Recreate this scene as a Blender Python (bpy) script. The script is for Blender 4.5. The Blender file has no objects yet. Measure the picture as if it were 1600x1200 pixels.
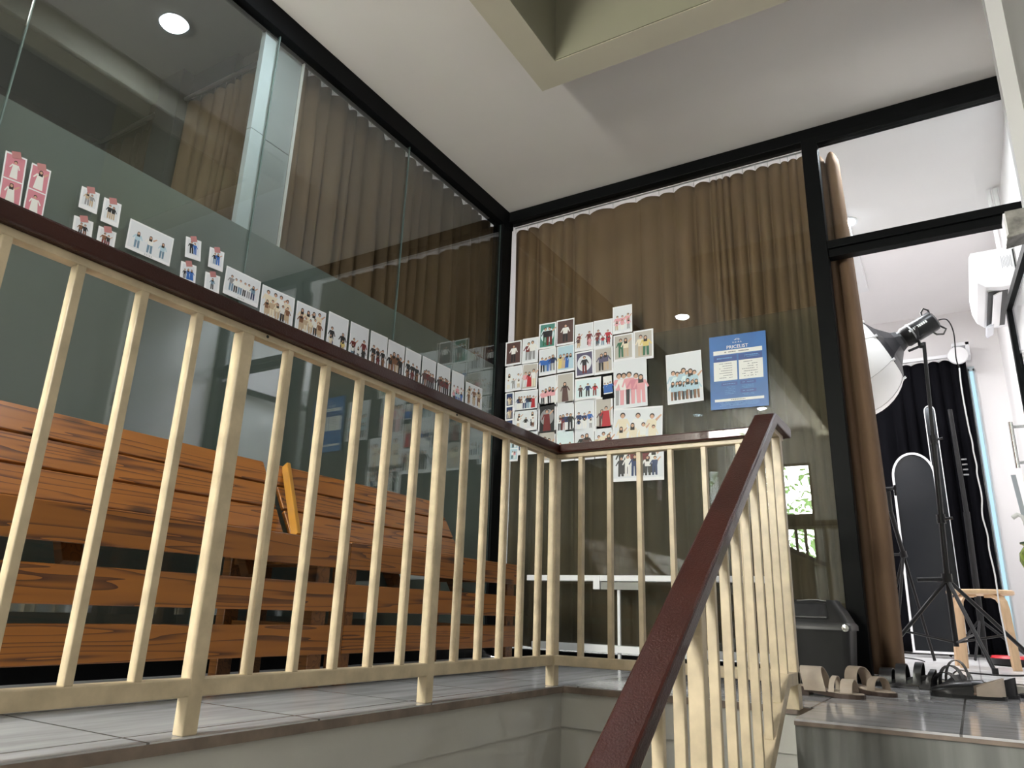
import bpy, bmesh, math, random
from mathutils import Vector, Matrix
S = bpy.context.scene
COL = S.collection
R_ = random.Random(7)

# ------------------------------------------------------------ camera
CAM = Vector((0, 0, 0.25))
YAW, PITCH, ROLL, FPX = -0.54867838, 0.30090933, 0.03471981, 1147.88
_cy, _sy, _cp, _sp = math.cos(YAW), math.sin(YAW), math.cos(PITCH), math.sin(PITCH)
_f = Vector((_sy*_cp, _cy*_cp, _sp)); _r0 = Vector((_cy, -_sy, 0)); _u0 = _r0.cross(_f)
_r = _r0*math.cos(ROLL)+_u0*math.sin(ROLL); _u = -_r0*math.sin(ROLL)+_u0*math.cos(ROLL)
cd = bpy.data.cameras.new('camera'); cam = bpy.data.objects.new('camera', cd); COL.objects.link(cam)
m = Matrix((_r, _u, -_f)).transposed().to_4x4(); m.translation = CAM
cam.matrix_world = m
cd.sensor_width = 36; cd.lens = FPX/1600*36; cd.clip_start = 0.02; cd.clip_end = 200
S.camera = cam
# ------------------------------------------------------------ world, exposure
S.view_settings.view_transform = 'Standard'; S.view_settings.look = 'None'
S.view_settings.exposure = 0.0; S.view_settings.gamma = 1; S.view_settings.use_curve_mapping = False
w = bpy.data.worlds.new('world'); S.world = w; w.use_nodes = True
w.node_tree.nodes['Background'].inputs[0].default_value = (1.0, 0.97, 0.90, 1)
w.node_tree.nodes['Background'].inputs[1].default_value = 165.0

def area(name, loc, rot, sx, sy, power, col=(1, 1, 1), spread=None):
    l = bpy.data.lights.new(name, 'AREA'); l.shape = 'RECTANGLE'; l.size = sx; l.size_y = sy
    l.energy = power; l.color = col
    if spread: l.spread = spread
    o = bpy.data.objects.new(name, l); COL.objects.link(o); o.location = loc; o.rotation_euler = rot
    return o
PI = math.pi
# portal for the corridor window's daylight, then added fill lamps out of view
pw_ = area('window_portal', (-2.05, -3.31, 1.70), (PI/2, 0, 0), 0.70, 1.44, 1); pw_.data.cycles.is_portal = True
area('void_fill', (-0.5, -1.7, 5.1), (-.25, 0, 0), 1.2, 2.0, 34, (1.0, 0.96, 0.84))  # added fill lamp under the closed lid of the stair void
area('studio_fill', (-1.3, 5.6, 2.86), (0, 0, 0), 1.8, 1.4, 120, (1.0, 0.985, 0.99))  # added lamp that brightens the studio from behind the curtains
area('dim_room_fill', (-3.2, .6, 2.75), (0, 0, 0), .3, .3, 7, (1, .95, .9))  # small lamp added to lift the room behind the left glass

W, L = 3.87, -2.446      # back glass plane, left glass plane
ZC = 2.91
def ray(px, py): return _f+_r*((px-800)/FPX)-_u*((py-600)/FPX)
def at(px, py, ax, val):
    """world point seen at a photo position on the plane axis=val"""
    d = ray(px, py); return CAM+d*((val-CAM[ax])/d[ax])

# ------------------------------------------------------------ materials
_mats = {}
def mat(name, col=(0.8, 0.8, 0.8), rough=0.5, metal=0.0, spec=0.5, noise=0, nscale=8, bump=0, bscale=60, emit=None, estr=1, coat=0, stretch=None):
    if name in _mats: return _mats[name]
    M = bpy.data.materials.new(name); M.use_nodes = True; nt = M.node_tree; n = nt.nodes
    b = n['Principled BSDF']
    b.inputs['Base Color'].default_value = (*col, 1); b.inputs['Roughness'].default_value = rough
    b.inputs['Metallic'].default_value = metal; b.inputs['Specular IOR Level'].default_value = spec
    b.inputs['Coat Weight'].default_value = coat
    tc = n.new('ShaderNodeTexCoord'); src = tc.outputs['Object']
    if stretch:
        mp = n.new('ShaderNodeMapping'); mp.inputs['Scale'].default_value = stretch
        nt.links.new(src, mp.inputs[0]); src = mp.outputs[0]
    if noise:
        t = n.new('ShaderNodeTexNoise'); t.inputs['Scale'].default_value = nscale; t.inputs['Detail'].default_value = 6
        nt.links.new(src, t.inputs['Vector'])
        r = n.new('ShaderNodeValToRGB'); r.color_ramp.elements[0].position = .3; r.color_ramp.elements[1].position = .7
        r.color_ramp.elements[0].color = (*[c*(1-noise) for c in col], 1)
        r.color_ramp.elements[1].color = (*[min(1, c*(1+noise*.6)) for c in col], 1)
        nt.links.new(t.outputs['Fac'], r.inputs[0]); nt.links.new(r.outputs[0], b.inputs['Base Color'])
    if bump:
        t = n.new('ShaderNodeTexNoise'); t.inputs['Scale'].default_value = bscale; t.inputs['Detail'].default_value = 3
        nt.links.new(src, t.inputs['Vector'])
        bp = n.new('ShaderNodeBump'); bp.inputs['Strength'].default_value = bump; bp.inputs['Distance'].default_value = .004
        nt.links.new(t.outputs['Fac'], bp.inputs['Height']); nt.links.new(bp.outputs[0], b.inputs['Normal'])
    if emit:
        b.inputs['Emission Color'].default_value = (*emit, 1); b.inputs['Emission Strength'].default_value = estr
    _mats[name] = M; return M

def glass_mat(name, tint=(0.90, 0.94, 0.92), f0=0.05, rough=0.0, k=1.0):
    M = bpy.data.materials.new(name); M.use_nodes = True; nt = M.node_tree; n = nt.nodes
    for x in list(n): n.remove(x)
    o = n.new('ShaderNodeOutputMaterial'); mix = n.new('ShaderNodeMixShader')
    t = n.new('ShaderNodeBsdfTransparent'); t.inputs[0].default_value = (*tint, 1)
    g = n.new('ShaderNodeBsdfGlossy'); g.inputs['Roughness'].default_value = rough; g.inputs['Color'].default_value = (.93, .97, 1, 1)
    lw = n.new('ShaderNodeLayerWeight'); lw.inputs[0].default_value = .5
    p = n.new('ShaderNodeMath'); p.operation = 'POWER'; p.inputs[1].default_value = 5
    ma = n.new('ShaderNodeMath'); ma.operation = 'MULTIPLY_ADD'; ma.inputs[1].default_value = (1-f0)*k; ma.inputs[2].default_value = f0
    nt.links.new(lw.outputs['Facing'], p.inputs[0]); nt.links.new(p.outputs[0], ma.inputs[0])
    nt.links.new(ma.outputs[0], mix.inputs[0]); nt.links.new(t.outputs[0], mix.inputs[1]); nt.links.new(g.outputs[0], mix.inputs[2])
    nt.links.new(mix.outputs[0], o.inputs[0]); return M

def film_mat(name, col, opacity):
    M = bpy.data.materials.new(name); M.use_nodes = True; nt = M.node_tree; n = nt.nodes
    for x in list(n): n.remove(x)
    o = n.new('ShaderNodeOutputMaterial'); mix = n.new('ShaderNodeMixShader'); mix.inputs[0].default_value = opacity
    t = n.new('ShaderNodeBsdfTransparent'); t.inputs[0].default_value = (.95, .97, .96, 1)
    d = n.new('ShaderNodeBsdfDiffuse'); d.inputs[0].default_value = (*col, 1)
    tl = n.new('ShaderNodeBsdfTranslucent'); tl.inputs[0].default_value = (*col, 1)
    m2 = n.new('ShaderNodeMixShader'); m2.inputs[0].default_value = .3
    tc = n.new('ShaderNodeTexCoord'); nz = n.new('ShaderNodeTexNoise'); nz.inputs['Scale'].default_value = 1.3
    nt.links.new(tc.outputs['Object'], nz.inputs['Vector'])
    ma = n.new('ShaderNodeMath'); ma.operation = 'MULTIPLY_ADD'; ma.inputs[1].default_value = .25; ma.inputs[2].default_value = opacity-.12
    nt.links.new(nz.outputs['Fac'], ma.inputs[0]); nt.links.new(ma.outputs[0], mix.inputs[0])
    nt.links.new(d.outputs[0], m2.inputs[1]); nt.links.new(tl.outputs[0], m2.inputs[2])
    nt.links.new(t.outputs[0], mix.inputs[1]); nt.links.new(m2.outputs[0], mix.inputs[2])
    nt.links.new(mix.outputs[0], o.inputs[0]); return M

def pine_mat(name, base, dark, ax='Y', seed=0.0):
    M = bpy.data.materials.new(name); M.use_nodes = True; nt = M.node_tree; n = nt.nodes; b = n['Principled BSDF']
    tc = n.new('ShaderNodeTexCoord'); mp = n.new('ShaderNodeMapping')
    mp.inputs['Scale'].default_value = (10, .42, 10) if ax == 'Y' else (.42, 10, 10); mp.inputs['Location'].default_value = (seed, seed*2.3, seed*.7)
    nt.links.new(tc.outputs['Object'], mp.inputs[0])
    nz = n.new('ShaderNodeTexNoise'); nz.inputs['Scale'].default_value = 1.6; nz.inputs['Detail'].default_value = 2; nt.links.new(mp.outputs[0], nz.inputs['Vector'])
    sc = n.new('ShaderNodeMath'); sc.operation = 'MULTIPLY'; sc.inputs[1].default_value = 9; nt.links.new(nz.outputs['Fac'], sc.inputs[0])
    fr = n.new('ShaderNodeMath'); fr.operation = 'FRACT'; nt.links.new(sc.outputs[0], fr.inputs[0])
    r = n.new('ShaderNodeValToRGB'); e = r.color_ramp.elements
    e[0].position = 0; e[0].color = (*base, 1); e[1].position = 1; e[1].color = (*dark, 1)
    q = e.new(.7); q.color = (*[c*.85 for c in base], 1)
    nt.links.new(fr.outputs[0], r.inputs[0])
    mk = n.new('ShaderNodeMapping'); mk.inputs['Scale'].default_value = (10, 3.2, 10) if ax == 'Y' else (3.2, 10, 10); mk.inputs['Location'].default_value = (seed*3, seed, seed)
    nt.links.new(tc.outputs['Object'], mk.inputs[0])
    vo = n.new('ShaderNodeTexVoronoi'); vo.inputs['Scale'].default_value = .85; nt.links.new(mk.outputs[0], vo.inputs['Vector'])
    kr = n.new('ShaderNodeValToRGB'); kr.color_ramp.elements[0].position = .07; kr.color_ramp.elements[0].color = (.12, .1, .1, 1)
    kr.color_ramp.elements[1].position = .17; kr.color_ramp.elements[1].color = (1, 1, 1, 1); nt.links.new(vo.outputs['Distance'], kr.inputs[0])
    mu = n.new('ShaderNodeMix'); mu.data_type = 'RGBA'; mu.blend_type = 'MULTIPLY'; mu.inputs[0].default_value = .85
    nt.links.new(r.outputs[0], mu.inputs[6]); nt.links.new(kr.outputs[0], mu.inputs[7]); nt.links.new(mu.outputs[2], b.inputs['Base Color'])
    b.inputs['Roughness'].default_value = .42; b.inputs['Coat Weight'].default_value = .3; b.inputs['Coat Roughness'].default_value = .25
    return M

def tile_mat(name, col, grout, size=.41, off=(0, 0, 0), rough=.12, streak=(1.2, 9, 1)):
    M = bpy.data.materials.new(name); M.use_nodes = True; nt = M.node_tree; n = nt.nodes; b = n['Principled BSDF']
    tc = n.new('ShaderNodeTexCoord'); mp = n.new('ShaderNodeMapping'); mp.inputs['Location'].default_value = off
    nt.links.new(tc.outputs['Object'], mp.inputs[0])
    br = n.new('ShaderNodeTexBrick'); br.offset = 0; br.inputs['Scale'].default_value = 1
    br.inputs['Brick Width'].default_value = size; br.inputs['Row Height'].default_value = size; br.inputs['Mortar Size'].default_value = .0035
    br.inputs['Color1'].default_value = (1, 1, 1, 1); br.inputs['Color2'].default_value = (.93, .93, .94, 1); br.inputs['Mortar'].default_value = (*grout, 1)
    nt.links.new(mp.outputs[0], br.inputs['Vector'])
    ms = n.new('ShaderNodeMapping'); ms.inputs['Scale'].default_value = streak; nt.links.new(tc.outputs['Object'], ms.inputs[0])
    nz = n.new('ShaderNodeTexNoise'); nz.inputs['Scale'].default_value = 2.5; nz.inputs['Detail'].default_value = 8; nt.links.new(ms.outputs[0], nz.inputs['Vector'])
    r = n.new('ShaderNodeValToRGB'); r.color_ramp.elements[0].position = .3; r.color_ramp.elements[1].position = .72
    r.color_ramp.elements[0].color = (*[c*.72 for c in col], 1); r.color_ramp.elements[1].color = (*[min(1, c*1.15) for c in col], 1)
    nt.links.new(nz.outputs['Fac'], r.inputs[0])
    mu = n.new('ShaderNodeMix'); mu.data_type = 'RGBA'; mu.blend_type = 'MULTIPLY'; mu.inputs[0].default_value = 1
    nt.links.new(r.outputs[0], mu.inputs[6]); nt.links.new(br.outputs['Color'], mu.inputs[7]); nt.links.new(mu.outputs[2], b.inputs['Base Color'])
    b.inputs['Roughness'].default_value = rough
    return M

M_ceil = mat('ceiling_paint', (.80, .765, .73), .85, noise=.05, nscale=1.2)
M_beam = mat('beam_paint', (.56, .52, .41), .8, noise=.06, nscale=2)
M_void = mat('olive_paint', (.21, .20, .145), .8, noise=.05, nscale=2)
M_wall = mat('grey_plaster', (.54, .535, .50), .8, noise=.08, nscale=3, bump=.1)
M_white = mat('studio_white_paint', (.86, .84, .84), .7, noise=.02, nscale=2)
M_rwall = mat('side_wall_paint', (.40, .40, .38), .8, noise=.06, nscale=2)
M_stripe = mat('door_jamb_paint', (.62, .62, .62), .6, noise=.05, nscale=2)
M_black = mat('black_aluminium', (.005, .0055, .006), .45, spec=.06, noise=.2, nscale=3)
M_floor = tile_mat('grey_floor_tile', (.60, .61, .63), (.28, .27, .26), .43, (.11, .36, 0), .16, (9, 1.2, 1))
M_floor2 = tile_mat('grey_landing_tile', (.60, .60, .62), (.28, .27, .26), .40, (.06, .13, 0), .10, (1.0, 10, 1))
M_edge = mat('tile_edge', (.20, .155, .125), .5, noise=.3, nscale=20)
M_riser = tile_mat('riser_tile', (.66, .68, .65), (.3, .3, .3), .40, (.06, .13, 0), .3, (10, 1, .6))
M_studiofloor = tile_mat('white_floor_tile', (.86, .86, .86), (.6, .6, .6), .6, (0, 0, 0), .25)
M_cream = mat('cream_enamel', (.58, .48, .33), .38, noise=.22, nscale=18, bump=.12, bscale=40, spec=.45)
M_hand = mat('brown_varnished_handrail', (.042, .0095, .006), .30, noise=.25, nscale=5, bump=.35, bscale=260, spec=.2, coat=.3, stretch=(1, 1, 1))
M_cur = mat('brown_curtain_cloth', (.165, .108, .062), .85, noise=.12, nscale=3, bump=.2, bscale=300, spec=.15)
M_cur2 = mat('warm_brown_curtain_cloth', (.155, .098, .062), .85, noise=.12, nscale=3, bump=.2, bscale=300, spec=.15)
M_bcur = mat('black_curtain_cloth', (.0045, .0045, .006), .8, noise=.2, nscale=3, spec=.03)
M_steel = mat('brushed_rail_metal', (.55, .56, .57), .3, metal=.9)
M_chrome = mat('chrome', (.8, .8, .8), .12, metal=1)
M_blackp = mat('black_plastic', (.012, .012, .013), .35, noise=.1, nscale=8, spec=.3)
M_dgrey = mat('dark_grey_plastic', (.022, .022, .022), .42, spec=.25, noise=.15, nscale=9)
M_whitep = mat('white_plastic', (.82, .82, .83), .35)
M_whitem = mat('white_enamel', (.85, .86, .88), .35)
M_glass = glass_mat('clear_glass', tint=(.94, .96, .95), f0=.10, k=1.0)
M_glassb = glass_mat('clear_glass_door_wall', tint=(.95, .96, .95), f0=.028, k=.8)
M_filmL = film_mat('frosted_film_left', (.33, .385, .365), .72)
M_filmB = film_mat('frosted_film_back', (.16, .155, .12), .20)
M_birch = mat('birch_ply', (.72, .50, .30), .45, noise=.15, nscale=6, stretch=(4, 4, 1))
PINE = [pine_mat('pine_plank', (.345, .120, .013), (.075, .020, .004), 'Y', s) for s in (0, 1.7, 3.1, 5.3)]
M_pinev = pine_mat('pine_block', (.22, .085, .018), (.10, .035, .008), 'X', 2)

# ------------------------------------------------------------ mesh helpers
class MB:
    def __init__(s): s.v = []; s.f = []; s.m = []; s.cur = 0
    def face(s, pts, mi=None):
        i = len(s.v); s.v += [tuple(p) for p in pts]; s.f.append(tuple(range(i, i+len(pts)))); s.m.append(s.cur if mi is None else mi)
    def hexa(s, p):
        i = len(s.v); s.v += [tuple(q) for q in p]
        for f in ((0, 3, 2, 1), (4, 5, 6, 7), (0, 1, 5, 4), (1, 2, 6, 5), (2, 3, 7, 6), (3, 0, 4, 7)):
            s.f.append(tuple(i+k for k in f)); s.m.append(s.cur)
        return s
    def box(s, a, b):
        x0, y0, z0 = a; x1, y1, z1 = b
        if x0 > x1: x0, x1 = x1, x0
        if y0 > y1: y0, y1 = y1, y0
        if z0 > z1: z0, z1 = z1, z0
        return s.hexa([(x0, y0, z0), (x1, y0, z0), (x1, y1, z0), (x0, y1, z0), (x0, y0, z1), (x1, y0, z1), (x1, y1, z1), (x0, y1, z1)])
    def obox(s, c, ax, ay, az):
        c, ax, ay, az = map(Vector, (c, ax, ay, az))
        return s.hexa([c-ax-ay-az, c+ax-ay-az, c+ax+ay-az, c-ax+ay-az, c-ax-ay+az, c+ax-ay+az, c+ax+ay+az, c-ax+ay+az])
    def rings(s, rings, caps=True, closed=False):
        n = len(rings[0]); i0 = len(s.v)
        for r in rings: s.v += [tuple(p) for p in r]
        K = len(rings)
        for k in range(K if closed else K-1):
            for j in range(n):
                a = i0+k*n+j; b = i0+k*n+(j+1) % n; k2 = (k+1) % K
                c = i0+k2*n+(j+1) % n; d = i0+k2*n+j
                s.f.append((a, b, c, d)); s.m.append(s.cur)
        if caps and not closed:
            s.f.append(tuple(i0+j for j in reversed(range(n)))); s.m.append(s.cur)
            s.f.append(tuple(i0+(K-1)*n+j for j in range(n))); s.m.append(s.cur)
        return s
    def tube(s, pts, r, n=10, caps=True):
        pts = [Vector(p) for p in pts]; rr = r if isinstance(r, (list, tuple)) else [r]*len(pts)
        rings = []; prev = None
        for i, p in enumerate(pts):
            d = (pts[min(i+1, len(pts)-1)]-pts[max(i-1, 0)]).normalized()
            if prev is None:
                a = d.orthogonal().normalized()
            else:
                a = (prev-d*prev.dot(d)); a = a.normalized() if a.length > 1e-6 else d.orthogonal().normalized()
            prev = a; b = d.cross(a)
            rings.append([p+(a*math.cos(t)+b*math.sin(t))*rr[i] for t in [2*PI*j/n for j in range(n)]])
        return s.rings(rings, caps)
    def lathe(s, prof, c=(0, 0, 0), axis=(0, 0, 1), n=24, caps=True):
        c = Vector(c); z = Vector(axis).normalized(); a = z.orthogonal().normalized(); b = z.cross(a)
        return s.rings([[c+z*h+(a*math.cos(t)+b*math.sin(t))*max(r, 1e-4) for t in [2*PI*j/n for j in range(n)]] for r, h in prof], caps)
    def build(s, name, mats, parent=None, smooth=False, bevel=0, loc=None):
        me = bpy.data.meshes.new(name)
        v = s.v
        if loc is not None: v = [(p[0]-loc[0], p[1]-loc[1], p[2]-loc[2]) for p in v]
        me.from_pydata(v, [], s.f)
        if not isinstance(mats, (list, tuple)): mats = [mats]
        for m_ in mats: me.materials.append(m_)
        for i, p in enumerate(me.polygons):
            p.material_index = s.m[i]; p.use_smooth = smooth
        bm = bmesh.new(); bm.from_mesh(me)
        if smooth: bmesh.ops.remove_doubles(bm, verts=bm.verts, dist=1e-5)
        bmesh.ops.recalc_face_normals(bm, faces=bm.faces); bm.to_mesh(me); bm.free()
        o = bpy.data.objects.new(name, me); COL.objects.link(o)
        if parent is not None: o.parent = parent
        if loc is not None: o.location = loc
        if bevel:
            md = o.modifiers.new('bevel', 'BEVEL'); md.width = bevel; md.segments = 2; md.limit_method = 'ANGLE'
        if smooth:
            try: me.set_sharp_from_angle(angle=math.radians(40))
            except Exception: pass
        return o
def thing(name, label, cat, loc=(0, 0, 0), group=None):
    """an Empty at the base of a thing; parts are given in world coordinates through part()"""
    o = bpy.data.objects.new(name, None); COL.objects.link(o); o.location = loc
    o['label'] = label; o['category'] = cat
    if group: o['group'] = group
    o.empty_display_size = .1
    return o
def part(mb, name, mats, root, **kw):
    """part of a thing, mesh coordinates relative to the thing's base"""
    base = Vector((0, 0, 0)); q = root
    while q is not None: base += Vector(q.location); q = q.parent
    mb.v = [(p[0]-base[0], p[1]-base[1], p[2]-base[2]) for p in mb.v]
    return mb.build(name, mats, root, **kw)
def tag(o, label, cat, group=None):
    o['label'] = label; o['category'] = cat
    if group: o['group'] = group
    return o
def struct(mb, name, mats, label=None, **kw):
    o = mb.build(name, mats, **kw); o['kind'] = 'structure'
    if label: o['label'] = label
    return o

# ------------------------------------------------------------ floor and stair
b = MB(); b.box((L, -3.2, -.14), (-1.33, W, -.012)); b.box((-1.33, 2.60, -.14), (-.45, W, -.012)); b.box((-.45, 2.275, -.14), (.52, W, -.012))
struct(b, 'floor_slab', M_wall)['label'] = 'concrete landing slab under the grey tiles'
b = MB(); b.box((L, -3.2, -.012), (-1.320, W-.03, 0)); fl = struct(b, 'floor', [M_floor], 'grey streaked floor tiles of the landing beside the benches')
b = MB(); b.box((-1.322, 2.592, -.012), (-.45, W-.03, 0)); b.box((-.45, 2.265, -.012), (.52, W-.03, 0)); struct(b, 'floor_landing', [M_floor2], 'glossy grey floor tiles at the top of the stair')
b = MB()
b.box((-1.332, -3.2, -.024), (-1.316, 2.586, -.003)); b.box((-1.332, 2.586, -.024), (-.45, 2.600, -.003)); b.box((-.45, 2.260, -.016), (.40, 2.272, -.006))
struct(b, 'trim_1', M_edge, 'brownish edge strip under the floor tiles')
# stairwell side walls below the landing
b = MB(); b.box((-1.36, -3.2, -3.0), (-1.335, 2.62, -.02)); struct(b, 'wall_stairwell_left', M_wall, 'grey plaster wall of the stairwell below the left landing')
b = MB(); b.box((-1.36, 2.61, -3.0), (.50, 2.64, -.02)); struct(b, 'wall_stairwell_back', M_wall, 'grey plaster wall of the stairwell below the back railing')
b = MB(); b.box((-1.36, -3.2, -3.05), (.40, 2.64, -3.0)); struct(b, 'floor_lower', M_floor, 'lower storey floor')
b = MB()
rz, tr = .175, .26
for k in range(1, 10):
    y1 = 2.27-tr*(k-1)+ (0.0)
    b.box((-.45, y1-tr, -rz*k-.16), (.40, y1+.02, -rz*k))
st = struct(b, 'floor_stair_treads', M_floor2, 'grey tiled stair treads going down')
b = MB()
for k in range(0, 10):
    y1 = 2.27-tr*k
    b.box((-.45, y1, -rz*(k+1)), (.40, y1+.012, -rz*k-.012 if k == 0 else -rz*k))
struct(b, 'trim_2', M_riser, 'grey stair risers')

# ------------------------------------------------------------ ceiling with stair void
b = MB()
b.box((L-.05, -3.2, ZC), (-1.45, W+.04, ZC+.1)); b.box((-1.45, 2.61, ZC), (.60, W+.04, ZC+.1))
struct(b, 'ceiling', M_ceil, 'off-white ceiling of the landing')
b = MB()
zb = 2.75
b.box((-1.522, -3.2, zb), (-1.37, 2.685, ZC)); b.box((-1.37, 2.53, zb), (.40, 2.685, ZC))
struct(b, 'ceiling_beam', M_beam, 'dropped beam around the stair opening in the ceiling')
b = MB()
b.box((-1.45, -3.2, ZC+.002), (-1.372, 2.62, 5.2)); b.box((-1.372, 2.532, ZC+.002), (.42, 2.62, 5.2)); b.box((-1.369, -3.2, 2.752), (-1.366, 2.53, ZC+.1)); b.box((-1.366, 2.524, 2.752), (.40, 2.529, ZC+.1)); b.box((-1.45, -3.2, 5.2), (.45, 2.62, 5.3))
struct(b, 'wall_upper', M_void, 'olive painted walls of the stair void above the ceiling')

# ------------------------------------------------------------ right wall and jamb
b = MB(); b.box((.40, -3.2, -3.0), (.50, 2.93, 5.2)); struct(b, 'wall_right', M_rwall, 'grey side wall beside the stair')
b = MB(); b.box((.347, 2.931, -.01), (.499, 3.0, ZC-.001)); struct(b, 'trim_3', M_stripe, 'light grey jamb at the end of the right wall')
b = MB(); b.box((.50, 2.931, -.02), (.60, W-.001, ZC-.001)); struct(b, 'wall_right_end', M_white, 'white wall end beside the studio door')
# wall with windows at the far end of the corridor, behind the camera
b = MB()
xs = [L-.1, -2.42, -1.5, -1.05, .15, .5]
wy0, wy1 = -3.3, -3.2
b.box((L-.1, wy0, -3), (-2.40, wy1, 5.3)); b.box((-1.70, wy0, -3), (-.9, wy1, 5.3)); b.box((-.9, wy0, -3), (.5, wy1, 5.3))
b.box((-2.40, wy0, -3), (-1.70, wy1, .98)); b.box((-2.40, wy0, 2.42), (-1.70, wy1, 5.3))
struct(b, 'wall_front', M_wall, 'plaster wall with windows at the end of the corridor')
for i, (x0, x1, z0, z1) in enumerate([(-2.40, -1.70, .98, 2.42)]):
    b = MB(); t = .035
    for bx in (((x0, z0), (x0+t, z1)), ((x1-t, z0), (x1, z1)), ((x0, z0), (x1, z0+t)), ((x0, z1-t), (x1, z1)), ((x0, 1.60), (x1, 1.70)), (((x0+x1)/2+.06, z0), ((x0+x1)/2+.10, 1.62))):
        b.box((bx[0][0], -3.27, bx[0][1]), (bx[1][0], -3.23, bx[1][1]))
    struct(b, 'window_%d' % (i+3), M_black, 'dark framed window at the end of the corridor')

# ------------------------------------------------------------ black frames and glass
b = MB()
b.box((L-.05, -1.15, 2.79), (L+.03, W+.03, ZC))                       # left head
b.box((L-.05, -1.15, 0), (L+.03, W-.1, .05))                          # left sill
b.box((L-.03, -1.15, .05), (L-.012, W-.1, .44))  # added black sheet standing in for the deep shade behind the benches
wl = struct(b, 'window_1', M_black, 'black aluminium frame of the left glass wall with an added dark sheet for shade', bevel=.003)
b = MB()
b.box((L-.06, W-.09, 0), (L+.022, W+.03, ZC))                         # corner mullion
struct(b, 'trim_4', M_black, 'black corner mullion between the glass walls', bevel=.003)
b = MB()
b.box((L+.022, W-.03, 2.83), (.499, W+.05, ZC-.002))                   # back head
b.box((L+.022, W-.03, 0), (-.50, W+.05, .05))                         # back sill
b.box((-.497, W-.035, .0), (-.415, W+.05, 2.84))                      # door mullion
b.box((-.415, W-.035, 2.145), (.52, W+.05, 2.19)); b.box((-.415, W-.02, 2.10), (.52, W+.04, 2.145))
b.box((.455, W-.03, 0), (.52, W+.05, 2.84))
b.box((-.415, W-.045, 2.79), (.52, W-.01, 2.83)); b.box((-.415, W-.005, 2.80), (.52, W+.03, 2.835))
wb = struct(b, 'window_2', M_black, 'black aluminium frame of the back glass wall and doorway', bevel=.003)
for i, (y0, y1) in enumerate([(-1.15, -.13), (-.13, .84), (.84, 1.81), (1.81, 2.78), (2.78, 3.78)]):
    b = MB(); b.box((L-.006, y0+.002, .05), (L+.004, y1-.002, 2.795)); o = b.build('pane', M_glass, wl)
    b = MB(); b.box((L-.006, y1-.002, .05), (L+.0045, y1+.002, 2.795)); b.build('silicone_joint', mat('glass_edge_joint', (.16, .22, .21), .2), wl)
b = MB(); b.box((L-.012, -1.15, .05), (L-.009, 3.78, 1.775)); b.build('frosted_film', M_filmL, wl)
for x0, x1 in ((L+.022, -1.47), (-1.466, -.497)):
    b = MB(); b.box((x0, W-.004, .05), (x1, W+.006, 2.83)); b.build('pane', M_glassb, wb)
b = MB(); b.box((L+.03, W+.010, .05), (-.497, W+.012, 1.85)); b.build('frosted_film', M_filmB, wb)
b = MB(); b.box((-.415, W-.003, 2.19), (.455, W+.005, 2.80)); b.build('pane', M_glassb, wb)
b = MB(); b.box((L-.05, -3.2, 0), (L+.0, -1.15, ZC)); struct(b, 'wall_left', M_wall, 'plaster wall beyond the left glass')
# bright strip of wall seen in the glass corner is the studio beyond the curtains
# threshold strip
b = MB(); b.box((-.415, W-.05, 0), (.455, W+.12, .03)); struct(b, 'trim_5', mat('threshold_stone', (.35, .33, .29), .3, noise=.3, nscale=15), 'stone threshold strip of the doorway', bevel=.003)

# ------------------------------------------------------------ studio shell
SY = 7.3
b = MB(); b.box((-4.6, W+.05, .0), (.56, SY, .03)); b.box((-4.6, 1.9, 0), (L-.08, W+.05, .03)); struct(b, 'floor_studio', M_studiofloor, 'white tiled studio floor')
b = MB(); b.box((-4.6, W+.05, 2.97), (.6, SY, 3.05)); b.box((-4.6, 1.9, 2.97), (L-.05, W+.05, 3.05)); struct(b, 'ceiling_studio', M_white, 'white studio ceiling')
b = MB(); b.box((-4.6, SY, 0), (.6, SY+.1, 3.05)); struct(b, 'wall_back', M_white, 'white back wall of the studio')
b = MB(); b.box((.50, W, 0), (.6, SY, 3.05)); struct(b, 'wall_studio_right', M_white, 'white right wall of the studio')
b = MB(); b.box((-4.7, 1.8, 0), (-4.6, SY, 3.05)); struct(b, 'wall_studio_left', M_white, 'white left wall of the studio')
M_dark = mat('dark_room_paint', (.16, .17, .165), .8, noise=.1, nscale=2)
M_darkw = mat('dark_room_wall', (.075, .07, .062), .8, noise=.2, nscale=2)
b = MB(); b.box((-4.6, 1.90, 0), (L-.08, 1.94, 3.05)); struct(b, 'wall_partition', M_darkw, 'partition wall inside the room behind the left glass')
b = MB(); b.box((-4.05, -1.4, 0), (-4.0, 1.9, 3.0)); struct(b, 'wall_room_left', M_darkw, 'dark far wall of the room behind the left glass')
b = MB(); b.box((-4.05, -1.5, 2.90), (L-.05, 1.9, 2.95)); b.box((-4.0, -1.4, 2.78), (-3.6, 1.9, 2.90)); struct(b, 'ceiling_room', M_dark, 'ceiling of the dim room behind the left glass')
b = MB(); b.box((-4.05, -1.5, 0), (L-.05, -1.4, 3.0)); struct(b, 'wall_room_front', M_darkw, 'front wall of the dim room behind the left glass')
b = MB(); b.box((-4.05, -1.4, -.02), (L-.05, 1.9, 0)); struct(b, 'floor_room', M_dark, 'floor of the dim room behind the left glass')
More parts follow.
